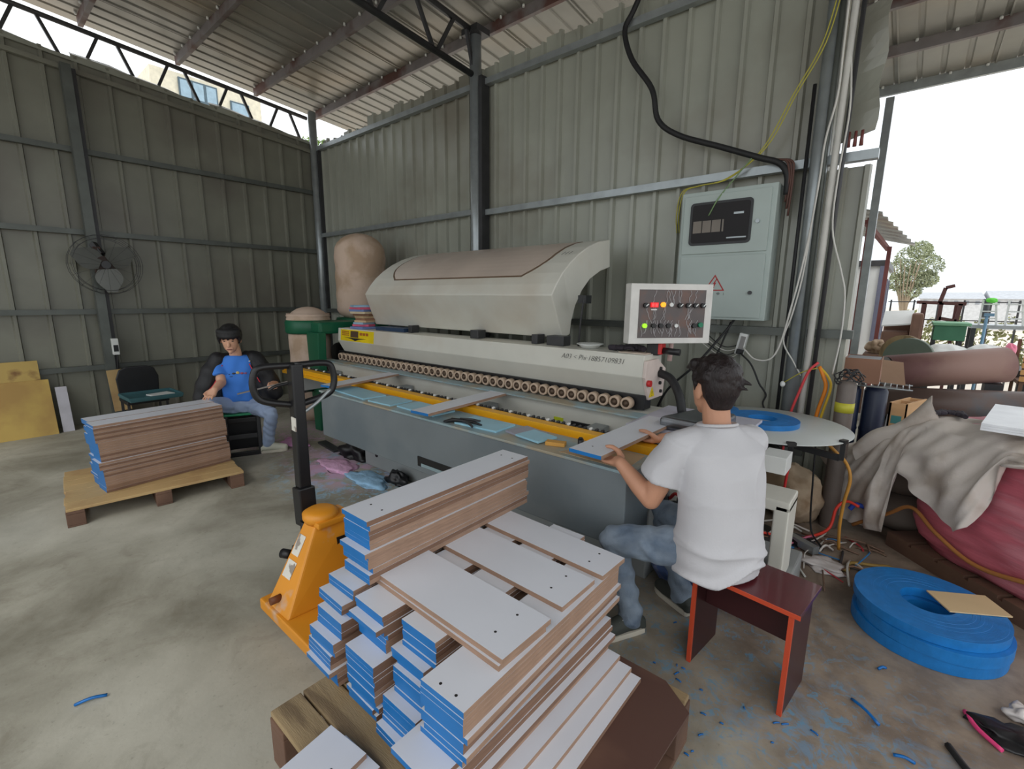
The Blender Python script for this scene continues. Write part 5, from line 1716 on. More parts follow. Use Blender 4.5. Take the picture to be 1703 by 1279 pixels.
# black cord and plastic litter, front right
cable('cord', [(0.30, 2.12, 0.010), (0.36, 2.02, 0.010), (0.44, 1.95, 0.010), (0.60, 1.90, 0.010)], 0.011, M_rub, 'black cord running out of the lower right of the picture')
tag(lump(0.50, 2.32, 0.01, 0.12, 0.07, 0.022, 61, amp=0.2).build('plastic_bag', M_black), 'flat black plastic bag on the floor below the blue coils', 'bag')
tag(lump(0.53, 2.45, 0.03, 0.05, 0.035, 0.035, 62, amp=0.25).build('plastic_sheet', MATS['crumpled_plastic']), 'crumpled clear wrap beside the flat black bag', 'plastic')
cable('strip', [(0.36, 2.36, 0.008), (0.39, 2.28, 0.012), (0.45, 2.22, 0.008)], 0.008, mat('hot_pink', (232, 70, 130), 0.5), 'hot pink strip beside the flat black bag', 'strip')
# ------------------------------------------------------------------ the yard beyond the opening
G = -0.155
def YG(z):
    return z
# big rolls / pipes
M_roll = mat('brown_roll', (128, 92, 90), 0.6, 0.0, 0.1, 2.0, rgb2=(150, 118, 108), mix_scale=1.5)
M_roll2 = mat('dark_roll', (88, 70, 64), 0.5, 0.0, 0.15, 2.0, rgb2=(60, 80, 92), mix_scale=2.0)
def bigroll(p0, p1, r, m_, label):
    t = thing('roll', ((p0[0] + p1[0]) / 2, (p0[1] + p1[1]) / 2, 0), label, 'roll')
    p0, p1 = V(p0), V(p1)
    d = (p1 - p0).normalized()
    MB().cyl(p0, p1, r, n=36).build('body', m_, t)
    for p, s in ((p0, -1), (p1, 1)):
        MB().cyl(p, p + d * 0.012 * s, r * 0.92, n=30).build('end_face', M_dark, t)
        MB().cyl(p + d * 0.012 * s, p + d * 0.02 * s, r * 0.3, n=20).build('core', M_black, t)
bigroll((-0.10, 5.75, 0.92), (0.72, 6.15, 1.03), 0.16, M_roll, 'upper brown roll beyond the wall opening, tilted up to the right')
bigroll((-0.15, 5.50, 0.66), (0.85, 5.80, 0.70), 0.145, M_roll2, 'lower dark roll beneath the brown one beyond the opening')
tt = thing('trestle', (0.3, 5.7, 0), 'dark low trestle that carries the rolls beyond the opening', 'trestle')
for xx in (-0.05, 0.75):
    MB().bar((xx, 5.35, 0.48), (xx, 6.3, 0.52), 0.07).build('beam', M_dark, tt)
    for yy in (5.4, 6.25):
        MB().bar((xx, yy, 0.0), (xx, yy, 0.46), 0.06).build('leg', M_dark, tt)
cr2 = thing('trestle', (0.35, 6.05, 0), 'dark cradle block between the two rolls', 'trestle')
MB().box((-0.08, 5.92, 0.50), (0.04, 6.1, 0.80)).build('block', M_dark, cr2)
MB().box((0.60, 5.98, 0.50), (0.72, 6.2, 0.86)).build('block', M_dark, cr2)
# large green-grey disc reel
M_gg = mat('grey_green_disc', (104, 116, 104), 0.6)
rl = thing('reel', (0.03, 6.7, 0), 'large grey-green reel standing behind the brown roll', 'reel')
MB().cyl((0.03, 6.62, 0.98), (0.05, 6.70, 0.98), 0.22, n=36).build('flange', M_gg, rl)
MB().cyl((-0.02, 6.82, 0.99), (0.0, 6.86, 0.99), 0.23, n=36).build('flange', M_wood, rl)
MB().cyl((0.04, 6.66, 0.98), (-0.01, 6.86, 0.98), 0.10, n=20).build('core', M_wood, rl)
MB().box((-0.12, 6.60, 0.0), (0.18, 6.9, 0.77)).build('stand', M_dark, rl)
# armchair-like sofa with white sheet
sf = thing('sofa', (-0.05, 9.0, G), 'brown upholstered armchair with a white sheet, out in the yard', 'armchair')
M_sofa = mat('brown_upholstery', (128, 98, 84), 0.8)
MB().box((-0.30, 8.9, 0.85), (0.02, 9.5, 1.15)).build('seat', M_sofa, sf, 0.03)
MB().box((0.02, 8.8, 0.80), (0.15, 9.5, 1.42)).build('arm', M_sofa, sf, 0.03)
MB().box((-0.30, 9.4, 0.85), (0.15, 9.55, 1.40)).build('backrest', M_sofa, sf, 0.03)
MB().box((-0.30, 8.9, G), (0.15, 9.5, 0.85)).build('crate_base', M_wood2, sf)
m = MB()
m.prism([(-0.31, 8.85, 1.22), (0.03, 8.85, 1.26), (0.04, 9.4, 1.44), (-0.31, 9.4, 1.42)], (0, 0, 0.02))
m.build('white_sheet', M_white, sf)
# cardboard / rag heap
tag(lump(-0.30, 8.0, 0.98, 0.10, 0.15, 0.10, 91, amp=0.2).build('rag_heap', mat('tan_rags', (168, 144, 120), 0.85)), 'tan rag bundle on the junk beside the container', 'rags')
tag(lump(-0.16, 7.9, 0.98, 0.10, 0.12, 0.08, 92, amp=0.2).build('rag_heap', mat('pale_rags', (190, 168, 146), 0.85)), 'pale rag bundle in front of the armchair', 'rags')
t = thing('junk_table', (-0.2, 8.0, G), 'brown table carrying rag bundles in the yard', 'table')
MB().box((-0.42, 7.7, 0.84), (0.0, 8.3, 0.90)).build('table_top', M_wood2, t)
for xx in (-0.40, -0.05):
    for yy in (7.75, 8.25):
        MB().bar((xx, yy, 0.0 if yy < 8.35 else G), (xx, yy, 0.84), 0.05).build('leg', M_wood2, t)
# green workbench and white sheets
gbx = thing('green_bench', (0.45, 9.2, G), 'green box-like bench with a green cover, in the yard', 'bench')
MB().box((0.28, 9.0, 1.05), (0.62, 9.6, 1.26)).build('body', mat('bench_green', (74, 132, 102), 0.6), gbx, 0.01)
MB().box((0.26, 8.95, 1.26), (0.66, 9.65, 1.30)).build('cover', mat('bench_green_light', (124, 176, 140), 0.6), gbx, 0.008)
for xx in (0.30, 0.58):
    for yy in (9.05, 9.5):
        MB().bar((xx, yy, G), (xx, yy, 1.05), 0.04).build('leg', M_dark, gbx)
tag(lump(0.42, 8.3, 0.92, 0.20, 0.25, 0.13, 95, amp=0.1).build('white_sheet', M_white), 'white sheet heaped below the green bench', 'sheet')
tag(lump(0.78, 8.3, 0.95, 0.17, 0.25, 0.12, 96, amp=0.12).build('white_sheet', M_white), 'white plastic sheet heaped right of the blue pole', 'sheet')
tag(lump(0.96, 8.1, 0.95, 0.06, 0.12, 0.16, 97, amp=0.12).build('pink_bag', mat('pink_bag', (236, 130, 160), 0.5)), 'pink bag beside the slatted crate in the yard', 'bag')
t = thing('yard_platform', (0.65, 8.3, G), 'low dark platform under the white sheets in the yard', 'platform')
MB().box((0.2, 8.0, 0.72), (1.2, 8.6, 0.80)).build('deck', M_dark, t)
for xx in (0.25, 1.15):
    MB().bar((xx, 8.45, G), (xx, 8.45, 0.72), 0.06).build('leg', M_dark, t)
    MB().bar((xx, 8.05, 0.0), (xx, 8.05, 0.72), 0.06).build('leg', M_dark, t)
# slatted orange crate stack
oc = thing('slatted_crate', (1.14, 8.0, G), 'slatted orange-brown wooden crate at the picture\'s right edge', 'crate')
M_slat = mat('orange_slat', (206, 156, 100), 0.7)
for k in range(6):
    MB().box((1.02, 7.6, 0.72 + k * 0.075), (1.50, 7.62, 0.775 + k * 0.075)).build('slat', M_slat, oc)
for xx in (1.03, 1.47):
    MB().box((xx, 7.62, 0.0), (xx + 0.03, 7.65, 1.16)).build('post', M_wood2, oc)
    MB().box((xx, 8.2, 0.0), (xx + 0.03, 8.23, 1.16)).build('post', M_wood2, oc)
MB().box((1.02, 7.65, 0.68), (1.50, 8.2, 0.72)).build('bottom', M_wood2, oc)
# grey bench top with ladders behind
gt = thing('long_table', (0.95, 9.7, G), 'long grey table standing in the yard behind the green bench', 'table')
MB().box((0.68, 9.4, 1.22), (1.55, 10.0, 1.27)).build('table_top', M_galv, gt)
for xx in (0.72, 1.5):
    for yy in (9.45, 9.95):
        MB().bar((xx, yy, G), (xx, yy, 1.22), 0.05).build('leg', M_dark, gt)
def ladder(x, y, label, w=0.16, lean=0.03):
    t = thing('ladder', (x, y, 1.27), label, 'ladder')
    for s in (-1, 1):
        MB().bar((x + s * w * 0.55, y, 1.27), (x + s * w * 0.40 - 0.02, y + lean, 1.62), 0.022).build('rail', M_white, t)
    for k in range(3):
        z = 1.36 + k * 0.10
        MB().bar((x - w * 0.5, y + 0.01, z), (x + w * 0.45, y + 0.01, z), 0.018).build('rung', M_white, t)
    return t
l1 = ladder(0.86, 9.55, 'white stepladder on the long table, with a bright green cloth on it')
ladder(1.13, 9.62, 'white stepladder on the long table, right of the green-topped one')
tag(lump(0.855, 9.50, 1.615, 0.06, 0.03, 0.035, 99, amp=0.1).build('green_cloth', mat('lime_cloth', (110, 226, 80), 0.6)), 'bright green cloth on the white stepladder', 'cloth')
m = MB()
m.cyl((0.80, 9.1, G), (0.80, 9.1, 1.42), 0.018, n=10)
m.box((0.77, 9.08, 1.40), (0.87, 9.12, 1.44))
tag(m.build('blue_pole', mat('pale_blue_pole', (120, 160, 190), 0.5)), 'pale blue pole standing before the long table', 'pole')
# brown wooden frame chair
bf = thing('frame_chair', (0.27, 9.9, G), 'upturned dark brown wooden chair frame in the yard', 'chair')
M_bw = mat('dark_brown_wood', (92, 54, 52), 0.5)
for (a, b_) in (((0.05, 9.8, 1.58), (0.62, 9.8, 1.56)), ((0.14, 9.8, 1.57), (0.14, 9.8, 1.40)), ((0.34, 9.8, 1.57), (0.34, 9.8, 1.30)), ((0.56, 9.8, 1.56), (0.54, 9.8, 1.28)), ((0.32, 9.8, 1.57), (0.36, 9.8, 1.80)), ((0.36, 9.8, 1.80), (0.46, 9.8, 1.83)), ((0.34, 9.8, 1.34), (0.54, 9.8, 1.30))):
    MB().bar(a, b_, 0.035, 0.05).build('frame_bar', M_bw, bf)
for xx in (0.16, 0.52):
    MB().bar((xx, 9.95, G), (xx, 9.95, 1.56), 0.04).build('leg', M_bw, bf)
# metal fence with posts
fe = thing('yard_fence', (1.0, 13.0, G), 'thin dark metal fence across the yard', 'fence')
for k in range(9):
    x = -0.35 + k * 0.38
    MB().bar((x, 13, G), (x, 13, 1.62), 0.03).build('post', M_dark, fe)
for z in (1.58, 1.22, 0.7):
    MB().bar((-0.4, 13, z), (2.75, 13, z), 0.02).build('rail', M_dark, fe)
M_bush = mat('dry_bush', (138, 140, 96), 0.9, 0, 0.25, 3.0)
def leafball(m, c, r, n, seed, sz):
    rg = random.Random(seed)
    for k in range(n):
        d = V((rg.gauss(0, 1), rg.gauss(0, 1), rg.gauss(0, 1))).normalized()
        p = V(c) + V((d.x * r[0], d.y * r[1], d.z * r[2])) * rg.uniform(0.55, 1.0) ** 0.5
        a = V((rg.gauss(0, 1), rg.gauss(0, 1), rg.gauss(0, 1))).normalized() * sz * rg.uniform(0.6, 1.3)
        b_ = a.cross(V((rg.gauss(0, 1), rg.gauss(0, 1), rg.gauss(0, 1))).normalized()) * 0.6
        m.add([p - a, p + b_, p + a, p - b_], [(0, 1, 2, 3)])
rg = random.Random(2)
for k in range(12):
    m = MB()
    x = 0.0 + k * 0.42
    leafball(m, (x, 15 + rg.uniform(-0.3, 0.3), 0.55), (0.19, 0.3, 0.75 + rg.uniform(-0.1, 0.15)), 260, k, 0.06)
    m.cyl((x, 15, G), (x, 15, 0.6), 0.03, n=5)
    tag(m.build('bush', M_bush), 'dry olive bush behind the yard fence', 'bush', 'bushes behind the yard fence')
# white cabin with dark posts
cn = thing('white_cabin', (-1.3, 12.6, G), 'white cabin with dark corner posts beside the yard', 'cabin')
MB().box((-3.2, 12.5, G), (-0.53, 15.5, 2.30)).build('wall', M_white, cn)
MB().box((-3.25, 12.44, 2.30), (-0.47, 15.6, 2.42)).build('roof_edge', M_dark, cn)
for xx in (-0.60, -0.86, -1.12, -1.38):
    MB().box((xx, 12.42, G), (xx + 0.09, 12.5, 2.30)).build('post', mat('cabin_post', (92, 94, 112), 0.5), cn)
for yy in (13.2, 14.2, 15.2):
    MB().box((-0.53, yy, G + 0.4), (-0.50, yy + 0.12, 2.1)).build('window_bar', MATS['cabin_post'], cn)
# lean-to roof next door with red props
lt = thing('lean_to', (-0.8, 9.5, G), 'corrugated lean-to roof on red props just past the wall end', 'shed')
for k in range(8):
    y0 = 8.6 + k * 0.32
    m = MB()
    m.prism([(-2.4, y0, 3.35 - 0.02 * k), (-0.48 + 0.055 * k, y0, 2.80 - 0.035 * k), (-0.48 + 0.055 * k, y0, 2.83 - 0.035 * k), (-2.4, y0, 3.38 - 0.02 * k)], (0, 0.26, 0))
    m.build('roof_sheet', M_roof, lt)
for (x, y) in ((-0.62, 8.75), (-0.42, 10.6)):
    MB().bar((x, y, G), (x, y, 2.78 if y < 9 else 2.52), 0.06).build('prop', mat('rust_red', (112, 62, 60), 0.6), lt)
MB().bar((-0.66, 8.7, 2.72), (-0.45, 10.9, 2.50), 0.06).build('beam', MATS['rust_red'], lt)
# tree
tr_ = thing('tree', (-0.2, 24, G), 'grey-green bushy tree beyond the white cabin', 'tree')
M_leaf = mat('hazy_leaf', (158, 166, 134), 0.8, 0, 0.25, 2.0)  # leaf colour paled to paint in the haze
M_bark = mat('pale_bark', (150, 136, 116), 0.9)
m = MB()
m.tube([(-0.2, 24, G), (-0.22, 24, 1.2), (-0.15, 24, 2.4)], [0.12, 0.09, 0.04], n=7)
rg = random.Random(6)
for k in range(14):
    a = rg.uniform(0, 6.28)
    m.tube([(-0.2, 24, 0.6 + rg.random()), (-0.2 + 0.3 * math.cos(a), 24 + 0.3 * math.sin(a), 1.9), (-0.15 + 0.6 * math.cos(a), 24 + 0.6 * math.sin(a), 2.7 + rg.uniform(0, 0.5))], [0.045, 0.03, 0.012], n=5, sub=3)
m.build('trunk', M_bark, tr_)
m = MB()
for k, (dx, dz, r) in enumerate(((0, 3.2, 0.62), (-0.35, 2.8, 0.5), (0.4, 2.9, 0.52), (0.1, 2.5, 0.55), (0.12, 3.5, 0.4), (-0.35, 2.3, 0.4), (0.45, 2.4, 0.36), (0.0, 2.0, 0.4))):
    leafball(m, (-0.15 + dx, 24, dz), (r, r, r * 0.85), 1100, 40 + k, 0.045)
m.build('crown', M_leaf, tr_)
# low buildings on the horizon, haze painted into their pale colours
for k, (x0, x1, z1, lab) in enumerate(((0.4, 3.4, 2.20, 'long pale hall on the hazy horizon, left one'), (3.8, 8.5, 2.30, 'long pale hall on the hazy horizon, right one'))):
    t = thing('far_hall', ((x0 + x1) / 2, 42, G), lab, 'building')
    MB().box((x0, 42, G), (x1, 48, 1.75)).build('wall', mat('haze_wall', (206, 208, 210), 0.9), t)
    m = MB()
    m.prism([(x0 - 0.1, 41.8, 1.75), (x0 - 0.1, 48, 1.75), (x0 - 0.1, 45, z1)], (x1 - x0 + 0.2, 0, 0))
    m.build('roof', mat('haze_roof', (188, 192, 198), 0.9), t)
    for j in range(int((x1 - x0) / 0.5)):
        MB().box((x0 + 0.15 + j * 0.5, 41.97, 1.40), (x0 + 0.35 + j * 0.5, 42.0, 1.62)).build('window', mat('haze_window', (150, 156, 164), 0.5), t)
# tall building and trees outside the left wall, seen through the gap
bd = thing('apartment_building', (-24, 8, G), 'cream apartment building seen through the gap above the left wall', 'building')
M_bcream = mat('cream_render', (226, 220, 200), 0.8)
MB().box((-32, 5.6, G), (-22, 9.4, 9.75)).build('wall', M_bcream, bd)
MB().box((-30, 9.4, G), (-22.6, 12.0, 8.6)).build('wall', M_bcream, bd)
MB().box((-21.99, 5.5, 10.2), (-21.7, 7.2, 10.5)).build('cornice', M_white, bd)
M_pane = mat('window_glass_blue', (150, 178, 196), 0.15, spec=0.8)
M_wfr = mat('window_frame_dark', (84, 104, 116), 0.5)
for (ya, yb, za, zb) in ((6.45, 7.75, 8.9, 9.6), (8.2, 8.9, 8.7, 9.3), (6.45, 7.75, 6.6, 7.4), (8.2, 8.9, 6.6, 7.4)):
    f = MB().box((-21.99, ya, za), (-21.93, yb, zb)).build('window', M_wfr, bd)
    n = 3 if yb - ya > 1 else 1
    for k in range(n):
        w = (yb - ya) / n
        MB().box((-21.93, ya + k * w + 0.05, za + 0.06), (-21.92, ya + (k + 1) * w - 0.05, zb - 0.06)).build('pane', M_pane, f)
for (ya, yb, za, zb) in ((9.7, 10.3, 7.7, 8.3), (10.7, 11.3, 7.7, 8.3)):
    f = MB().box((-22.6, ya, za), (-22.55, yb, zb)).build('window', M_wfr, bd)
    MB().box((-22.55, ya + 0.05, za + 0.05), (-22.54, yb - 0.05, zb - 0.05)).build('pane', M_pane, f)
t = thing('tree', (-14, 7.4, G), 'light green tree seen through the gap at the room\'s corner', 'tree')
M_leaf2 = mat('bright_leaf', (128, 156, 84), 0.7, 0, 0.3, 2.0)
m = MB()
m.tube([(-14, 7.4, G), (-14.1, 7.4, 2.5), (-13.9, 7.4, 5.0)], [0.16, 0.12, 0.05], n=8)
m.build('trunk', M_bark, t)
m = MB()
for k, (dx, dy, dz, r) in enumerate(((0, 0, 5.6, 0.7), (0.3, -0.5, 5.2, 0.6), (-0.3, 0.5, 5.1, 0.7), (0, 0.9, 5.3, 0.6), (0, 0.2, 4.5, 0.8))):
    leafball(m, (-14 + dx, 7.4 + dy, dz), (r, r, r * 0.8), 900, 60 + k, 0.06)
m.build('crown', M_leaf2, t)
# ------------------------------------------------------------------ people
class Fig(MB):
    """overlapping rounded solids, later fused into one continuous skin"""
    def limb(s, pts, rad, n=14):
        pts = [V(p) for p in pts]
        for i in range(len(pts) - 1):
            if (pts[i] - pts[i + 1]).length > 1e-5:
                s.cyl(pts[i], pts[i + 1], rad[i], rad[i + 1], n)
        for p, r in zip(pts, rad):
            s.ell(p, (r, r, r), 0, None, 12, 8)
        return s

    def body(s, secs, n=28, power=2.4):
        """secs: (centre, half-width vector, half-depth vector); closed loft with domed ends"""
        rows = []
        def row(c, a, b_, f=1.0):
            r = []
            for k in range(n):
                t = 2 * math.pi * k / n
                ct, st_ = math.cos(t), math.sin(t)
                q = (abs(ct) ** power + abs(st_) ** power) ** (-1 / power)
                r.append(c + (a * ct + b_ * st_) * q * f)
            return r
        for c, a, b_ in secs:
            rows.append(row(V(c), V(a), V(b_)))
        vs_ = [p for r in rows for p in r]
        m = len(rows)
        s.add(vs_, [(i * n + k, i * n + (k + 1) % n, (i + 1) * n + (k + 1) % n, (i + 1) * n + k) for i in range(m - 1) for k in range(n)], 0, True)
        s.add(rows[0], [tuple(range(n - 1, -1, -1))])
        s.add(rows[-1], [tuple(range(n))])
        return s

    def fuse(s, name, m_, parent, voxel=0.007, smooth=6, wrinkle=None, **kw):
        o = s.build(name, m_)
        o.data.update()
        rm = o.modifiers.new('r', 'REMESH')
        rm.mode = 'VOXEL'
        rm.voxel_size = voxel
        rm.use_smooth_shade = True
        sm = o.modifiers.new('s', 'SMOOTH')
        sm.factor = 0.5
        sm.iterations = smooth
        bpy.context.view_layer.update()
        me = bpy.data.meshes.new_from_object(o.evaluated_get(bpy.context.evaluated_depsgraph_get()))
        me.name = name
        old = o.data
        bpy.data.objects.remove(o)
        bpy.data.meshes.remove(old)
        if wrinkle:
            nv = len(me.vertices)
            co = np.empty(nv * 3)
            no = np.empty(nv * 3)
            me.vertices.foreach_get('co', co)
            me.vertices.foreach_get('normal', no)
            co, no = co.reshape(-1, 3), no.reshape(-1, 3)
            co = co + no * wrinkle(co)[:, None]
            me.vertices.foreach_set('co', co.ravel())
            me.update()
        me.polygons.foreach_set('use_smooth', [True] * len(me.polygons))
        if not me.materials:
            me.materials.append(m_)
        return link(name, me, parent, **kw)

M_skin = mat('skin', (194, 142, 114), 0.55, 0.0, 0.05, 8.0)
M_skin2 = mat('skin_far', (214, 164, 136), 0.55, 0.0, 0.05, 8.0)
M_hair1 = mat('dark_brown_hair', (26, 14, 16), 0.5, 0.0, 0.3, 40.0, 0.5, 160, stretch=(1, 1, 0.3))
M_hair2 = mat('black_hair', (20, 19, 22), 0.5, 0.0, 0.3, 40.0, 0.5, 160)
M_tee = mat('white_cotton', (196, 195, 199), 0.85, 0.0, 0.03, 6.0, 0.1, 120)
M_teeb = mat('blue_cotton', (66, 132, 226), 0.8, 0.0, 0.06, 6.0)
M_jean = mat('washed_denim', (134, 148, 164), 0.8, 0.0, 0.2, 7.0, 0.2, 200, rgb2=(92, 108, 128), mix_scale=4.0)
M_jeand = mat('dark_denim', (58, 62, 78), 0.8, 0.0, 0.2, 7.0, 0.2, 200)
M_jeanl = mat('light_denim', (156, 174, 204), 0.8, 0.0, 0.15, 6.0, 0.2, 200)
M_jack = mat('black_jacket', (24, 24, 28), 0.6, 0.0, 0.2, 6.0)
M_shoe = mat('dark_canvas_shoe', (66, 70, 66), 0.7)
M_sole = mat('shoe_sole', (206, 200, 186), 0.6)
M_shoew = mat('pale_trainer', (206, 206, 190), 0.6)

# ---- worker in the white T-shirt: seated on the stool, seen from behind, both hands on a board
B = V((-0.515, 1.965, 0))
f = V((-0.78, 0.62, 0)).normalized()
l = V((-f.y, f.x, 0))
Z = V((0, 0, 1))
def w1(a, b_, z):
    return B + f * a + l * b_ + Z * z
wk = thing('person', tuple(B), 'seated person in white T-shirt and jeans, seen from behind, feeding a board', 'person')
Lsh, Rsh = w1(0.06, 0.165, 1.0), w1(0.06, -0.165, 1.0)
Lel, Rel = V((-0.765, 1.85, 0.735)), V((-0.66, 2.33, 0.80))
Lwr, Rwr = V((-0.925, 1.865, 0.858)), V((-0.895, 2.37, 0.872))
S = Fig()
# trunk core (hidden under the shirt), neck, head
S.body([(w1(0, 0, 0.52), l * 0.12, f * 0.09), (w1(0.01, 0, 0.8), l * 0.12, f * 0.08), (w1(0.04, 0, 1.0), l * 0.14, f * 0.07), (w1(0.05, 0, 1.045), l * 0.10, f * 0.06)])
S.limb([w1(0.05, 0, 1.02), w1(0.065, 0, 1.09), w1(0.085, 0, 1.17)], [0.066, 0.056, 0.056])
HC = w1(0.105, 0.0, 1.235)
def hd(a, b_, z):
    return HC + f * a + l * b_ + Z * z
HR = Matrix((f, l, Z)).transposed()
S.ell(hd(-0.012, 0, 0.03), (0.098, 0.078, 0.098), 0, HR, 22, 14)        # skull
S.body([(hd(0.035, 0, -0.115), l * 0.030, f * 0.036), (hd(0.03, 0, -0.085), l * 0.052, f * 0.055), (hd(0.022, 0, -0.03), l * 0.066, f * 0.070), (hd(0.012, 0, 0.04), l * 0.070, f * 0.078)], 24, 2.2)
S.limb([hd(0.085, 0, 0.0), hd(0.112, 0, -0.035)], [0.010, 0.015])         # nose
S.limb([hd(0.086, -0.02, -0.072), hd(0.086, 0.02, -0.072)], [0.012, 0.012])  # lips
S.limb([hd(0.075, 0, -0.108), hd(0.07, 0, -0.112)], [0.020, 0.020])       # chin
for sd in (1, -1):
    S.ell(hd(-0.012, sd * 0.079, -0.02), (0.020, 0.010, 0.034), 0, HR @ Matrix.Rotation(math.radians(sd * 14), 3, 'Z'), 12, 10)
    S.limb([hd(0.080, sd * 0.018, 0.022), hd(0.068, sd * 0.05, 0.022)], [0.012, 0.010])
    S.limb([w1(0.045, sd * 0.06, 1.03), w1(0.055, sd * 0.14, 1.0)], [0.045, 0.045])
# arms
S.limb([Lsh, Lsh.lerp(Lel, 0.5), Lel, Lel.lerp(Lwr, 0.35), Lwr], [0.058, 0.052, 0.043, 0.043, 0.029])
S.limb([Rsh, Rsh.lerp(Rel, 0.5), Rel, Rel.lerp(Rwr, 0.35), Rwr], [0.058, 0.050, 0.043, 0.043, 0.029])
def hand(wrist, ey, my):
    """hand that holds the board's right edge: palm below, four fingers under, thumb on top"""
    ex = -0.986
    pc_ = V((ex + 0.020, ey, 0.853))
    S.limb([wrist, wrist.lerp(pc_, 0.6)], [0.028, 0.028])
    for q in (-1, 0, 1):
        S.limb([wrist.lerp(pc_, 0.45) + V((0, q * 0.012, 0)), pc_ + V((-0.006, q * 0.026, -0.004))], [0.020, 0.0155])
    for k in range(4):
        yy = ey + (k - 1.5) * 0.0215
        L = (0.060, 0.070, 0.066, 0.052)[k]
        S.limb([(ex + 0.012, yy, 0.850), (ex - 0.022, yy + my * 0.002, 0.8455), (ex - 0.022 - L * 0.4, yy + my * 0.006, 0.853), (ex - 0.022 - L * 0.72, yy + my * 0.010, 0.860)], [0.0115, 0.0098, 0.0090, 0.0080], 10)
    S.limb([(ex + 0.035, ey + my * 0.022, 0.866), (ex + 0.014, ey + my * 0.036, 0.886), (ex - 0.022, ey + my * 0.040, 0.900), (ex - 0.052, ey + my * 0.038, 0.8975)], [0.017, 0.0135, 0.0112, 0.0095], 10)
hand(Lwr, 1.90, 1)
hand(Rwr, 2.34, -1)
S.fuse('body', M_skin, wk, 0.0055, 4)
# eyes and brows on the turned-away face
for sd in (1, -1):
    MB().ell(hd(0.078, sd * 0.032, 0.006), (0.008, 0.013, 0.008), 0, HR, 10, 6).build('eye', M_ink, wk)
# hair: longer on top, combed forward, short at the nape
Hr = Fig()
Hr.ell(hd(-0.016, 0, 0.055), (0.108, 0.087, 0.085), 0, HR, 24, 14)
Hr.ell(hd(-0.045, 0, 0.015), (0.078, 0.081, 0.092), 0, HR, 22, 14)
Hr.body([(hd(-0.058, 0, -0.085), l * 0.044, f * 0.030), (hd(-0.05, 0, -0.04), l * 0.066, f * 0.05), (hd(-0.03, 0, 0.03), l * 0.078, f * 0.06)], 20, 2.2)
rh_ = random.Random(17)
for k in range(120):
    th = rh_.uniform(0, 6.28)
    el = rh_.uniform(-0.1, 1.4)
    dr = V((math.cos(th) * math.cos(el), math.sin(th) * math.cos(el), math.sin(el)))
    if dr.x > 0.55 and dr.z < 0.55:
        continue
    p = hd(-0.012 + dr.x * 0.100, dr.y * 0.083, 0.05 + dr.z * 0.082)
    q = p + (HR @ V((rh_.uniform(0.0, 0.045) - dr.x * 0.01, dr.y * 0.012 + rh_.uniform(-0.01, 0.01), -0.012 + rh_.uniform(-0.012, 0.016))))
    Hr.limb([p, q], [0.015, 0.004], 6)
for (a, b_, z) in ((-0.115, -0.02, 0.035), (-0.118, -0.04, 0.02), (-0.112, 0.0, 0.05), (-0.11, -0.055, 0.04)):   # tuft that sticks out behind
    Hr.limb([hd(-0.085, b_, z), hd(a - 0.012, b_ * 1.5, z - 0.012)], [0.018, 0.005], 6)
for sd in (1, -1):
    Hr.limb([hd(0.018, sd * 0.078, 0.03), hd(0.012, sd * 0.079, -0.012)], [0.014, 0.006], 8)   # sideburn
for k in range(9):
    Hr.limb([hd(0.055, -0.06 + 0.015 * k, 0.092), hd(0.098 + rh_.uniform(-0.01, 0.012), -0.06 + 0.015 * k, 0.062 + rh_.uniform(-0.012, 0.01))], [0.026, 0.008], 8)
Hr.fuse('hair', M_hair1, wk, 0.0055, 2, label='dark reddish-brown short hair, tousled at the back')
# T-shirt
Tt = Fig()
Tt.body([(w1(-0.012, 0, 0.465), l * 0.176, f * 0.132), (w1(-0.012, 0, 0.53), l * 0.180, f * 0.138), (w1(-0.012, 0, 0.62), l * 0.176, f * 0.130), (w1(-0.008, 0, 0.76), l * 0.174, f * 0.118),
         (w1(0.008, 0, 0.90), l * 0.182, f * 0.118), (w1(0.028, 0, 0.985), l * 0.180, f * 0.108), (w1(0.045, 0, 1.035), l * 0.150, f * 0.086), (w1(0.055, 0, 1.068), l * 0.098, f * 0.074), (w1(0.060, 0, 1.082), l * 0.076, f * 0.068)], 32, 2.5)
for a, e_ in ((Lsh, Lel), (Rsh, Rel)):
    ed = a.lerp(e_, 0.60)
    Tt.limb([a + (w1(0.045, 0, 1.03) - a) * 0.35, a - Z * 0.006], [0.070, 0.072])
    dd = (ed - a).normalized()
    Tt.cyl(a - dd * 0.02, ed, 0.074, 0.088, 24)
def wr1(co):
    z = co[:, 2]
    u = (co[:, 0] - B.x) * l.x + (co[:, 1] - B.y) * l.y
    fr_ = (co[:, 0] - B.x) * f.x + (co[:, 1] - B.y) * f.y
    def crease(ph, p=3):
        return (1 - np.abs(np.sin(ph))) ** p
    low = np.clip((0.86 - z) * 3.2, 0, 1)
    w = 0.022 * low * crease(11 * z + 6 * u + 0.8 * np.sin(9 * u + 14 * z)) * (0.5 + 0.5 * np.sin(5 * u + 7 * z))
    w += 0.018 * low * crease(16 * z - 9 * u + 1.2 * np.sin(7 * u)) * (0.5 + 0.5 * np.sin(9 * z - 6 * u + 2))
    w += 0.020 * np.clip((0.64 - z) * 7, 0, 1) * crease(26 * z + 3 * u + 4 * fr_ + 0.6 * np.sin(20 * u))
    w += 0.014 * np.clip((1.08 - z) * 4, 0, 1) * crease(9 * u + 5 * z + 0.7 * np.sin(12 * z), 4) * np.clip((z - 0.7) * 6, 0, 1)
    w += 0.003 * np.sin(24 * u + 17 * z + 2 * np.sin(13 * z))
    return w
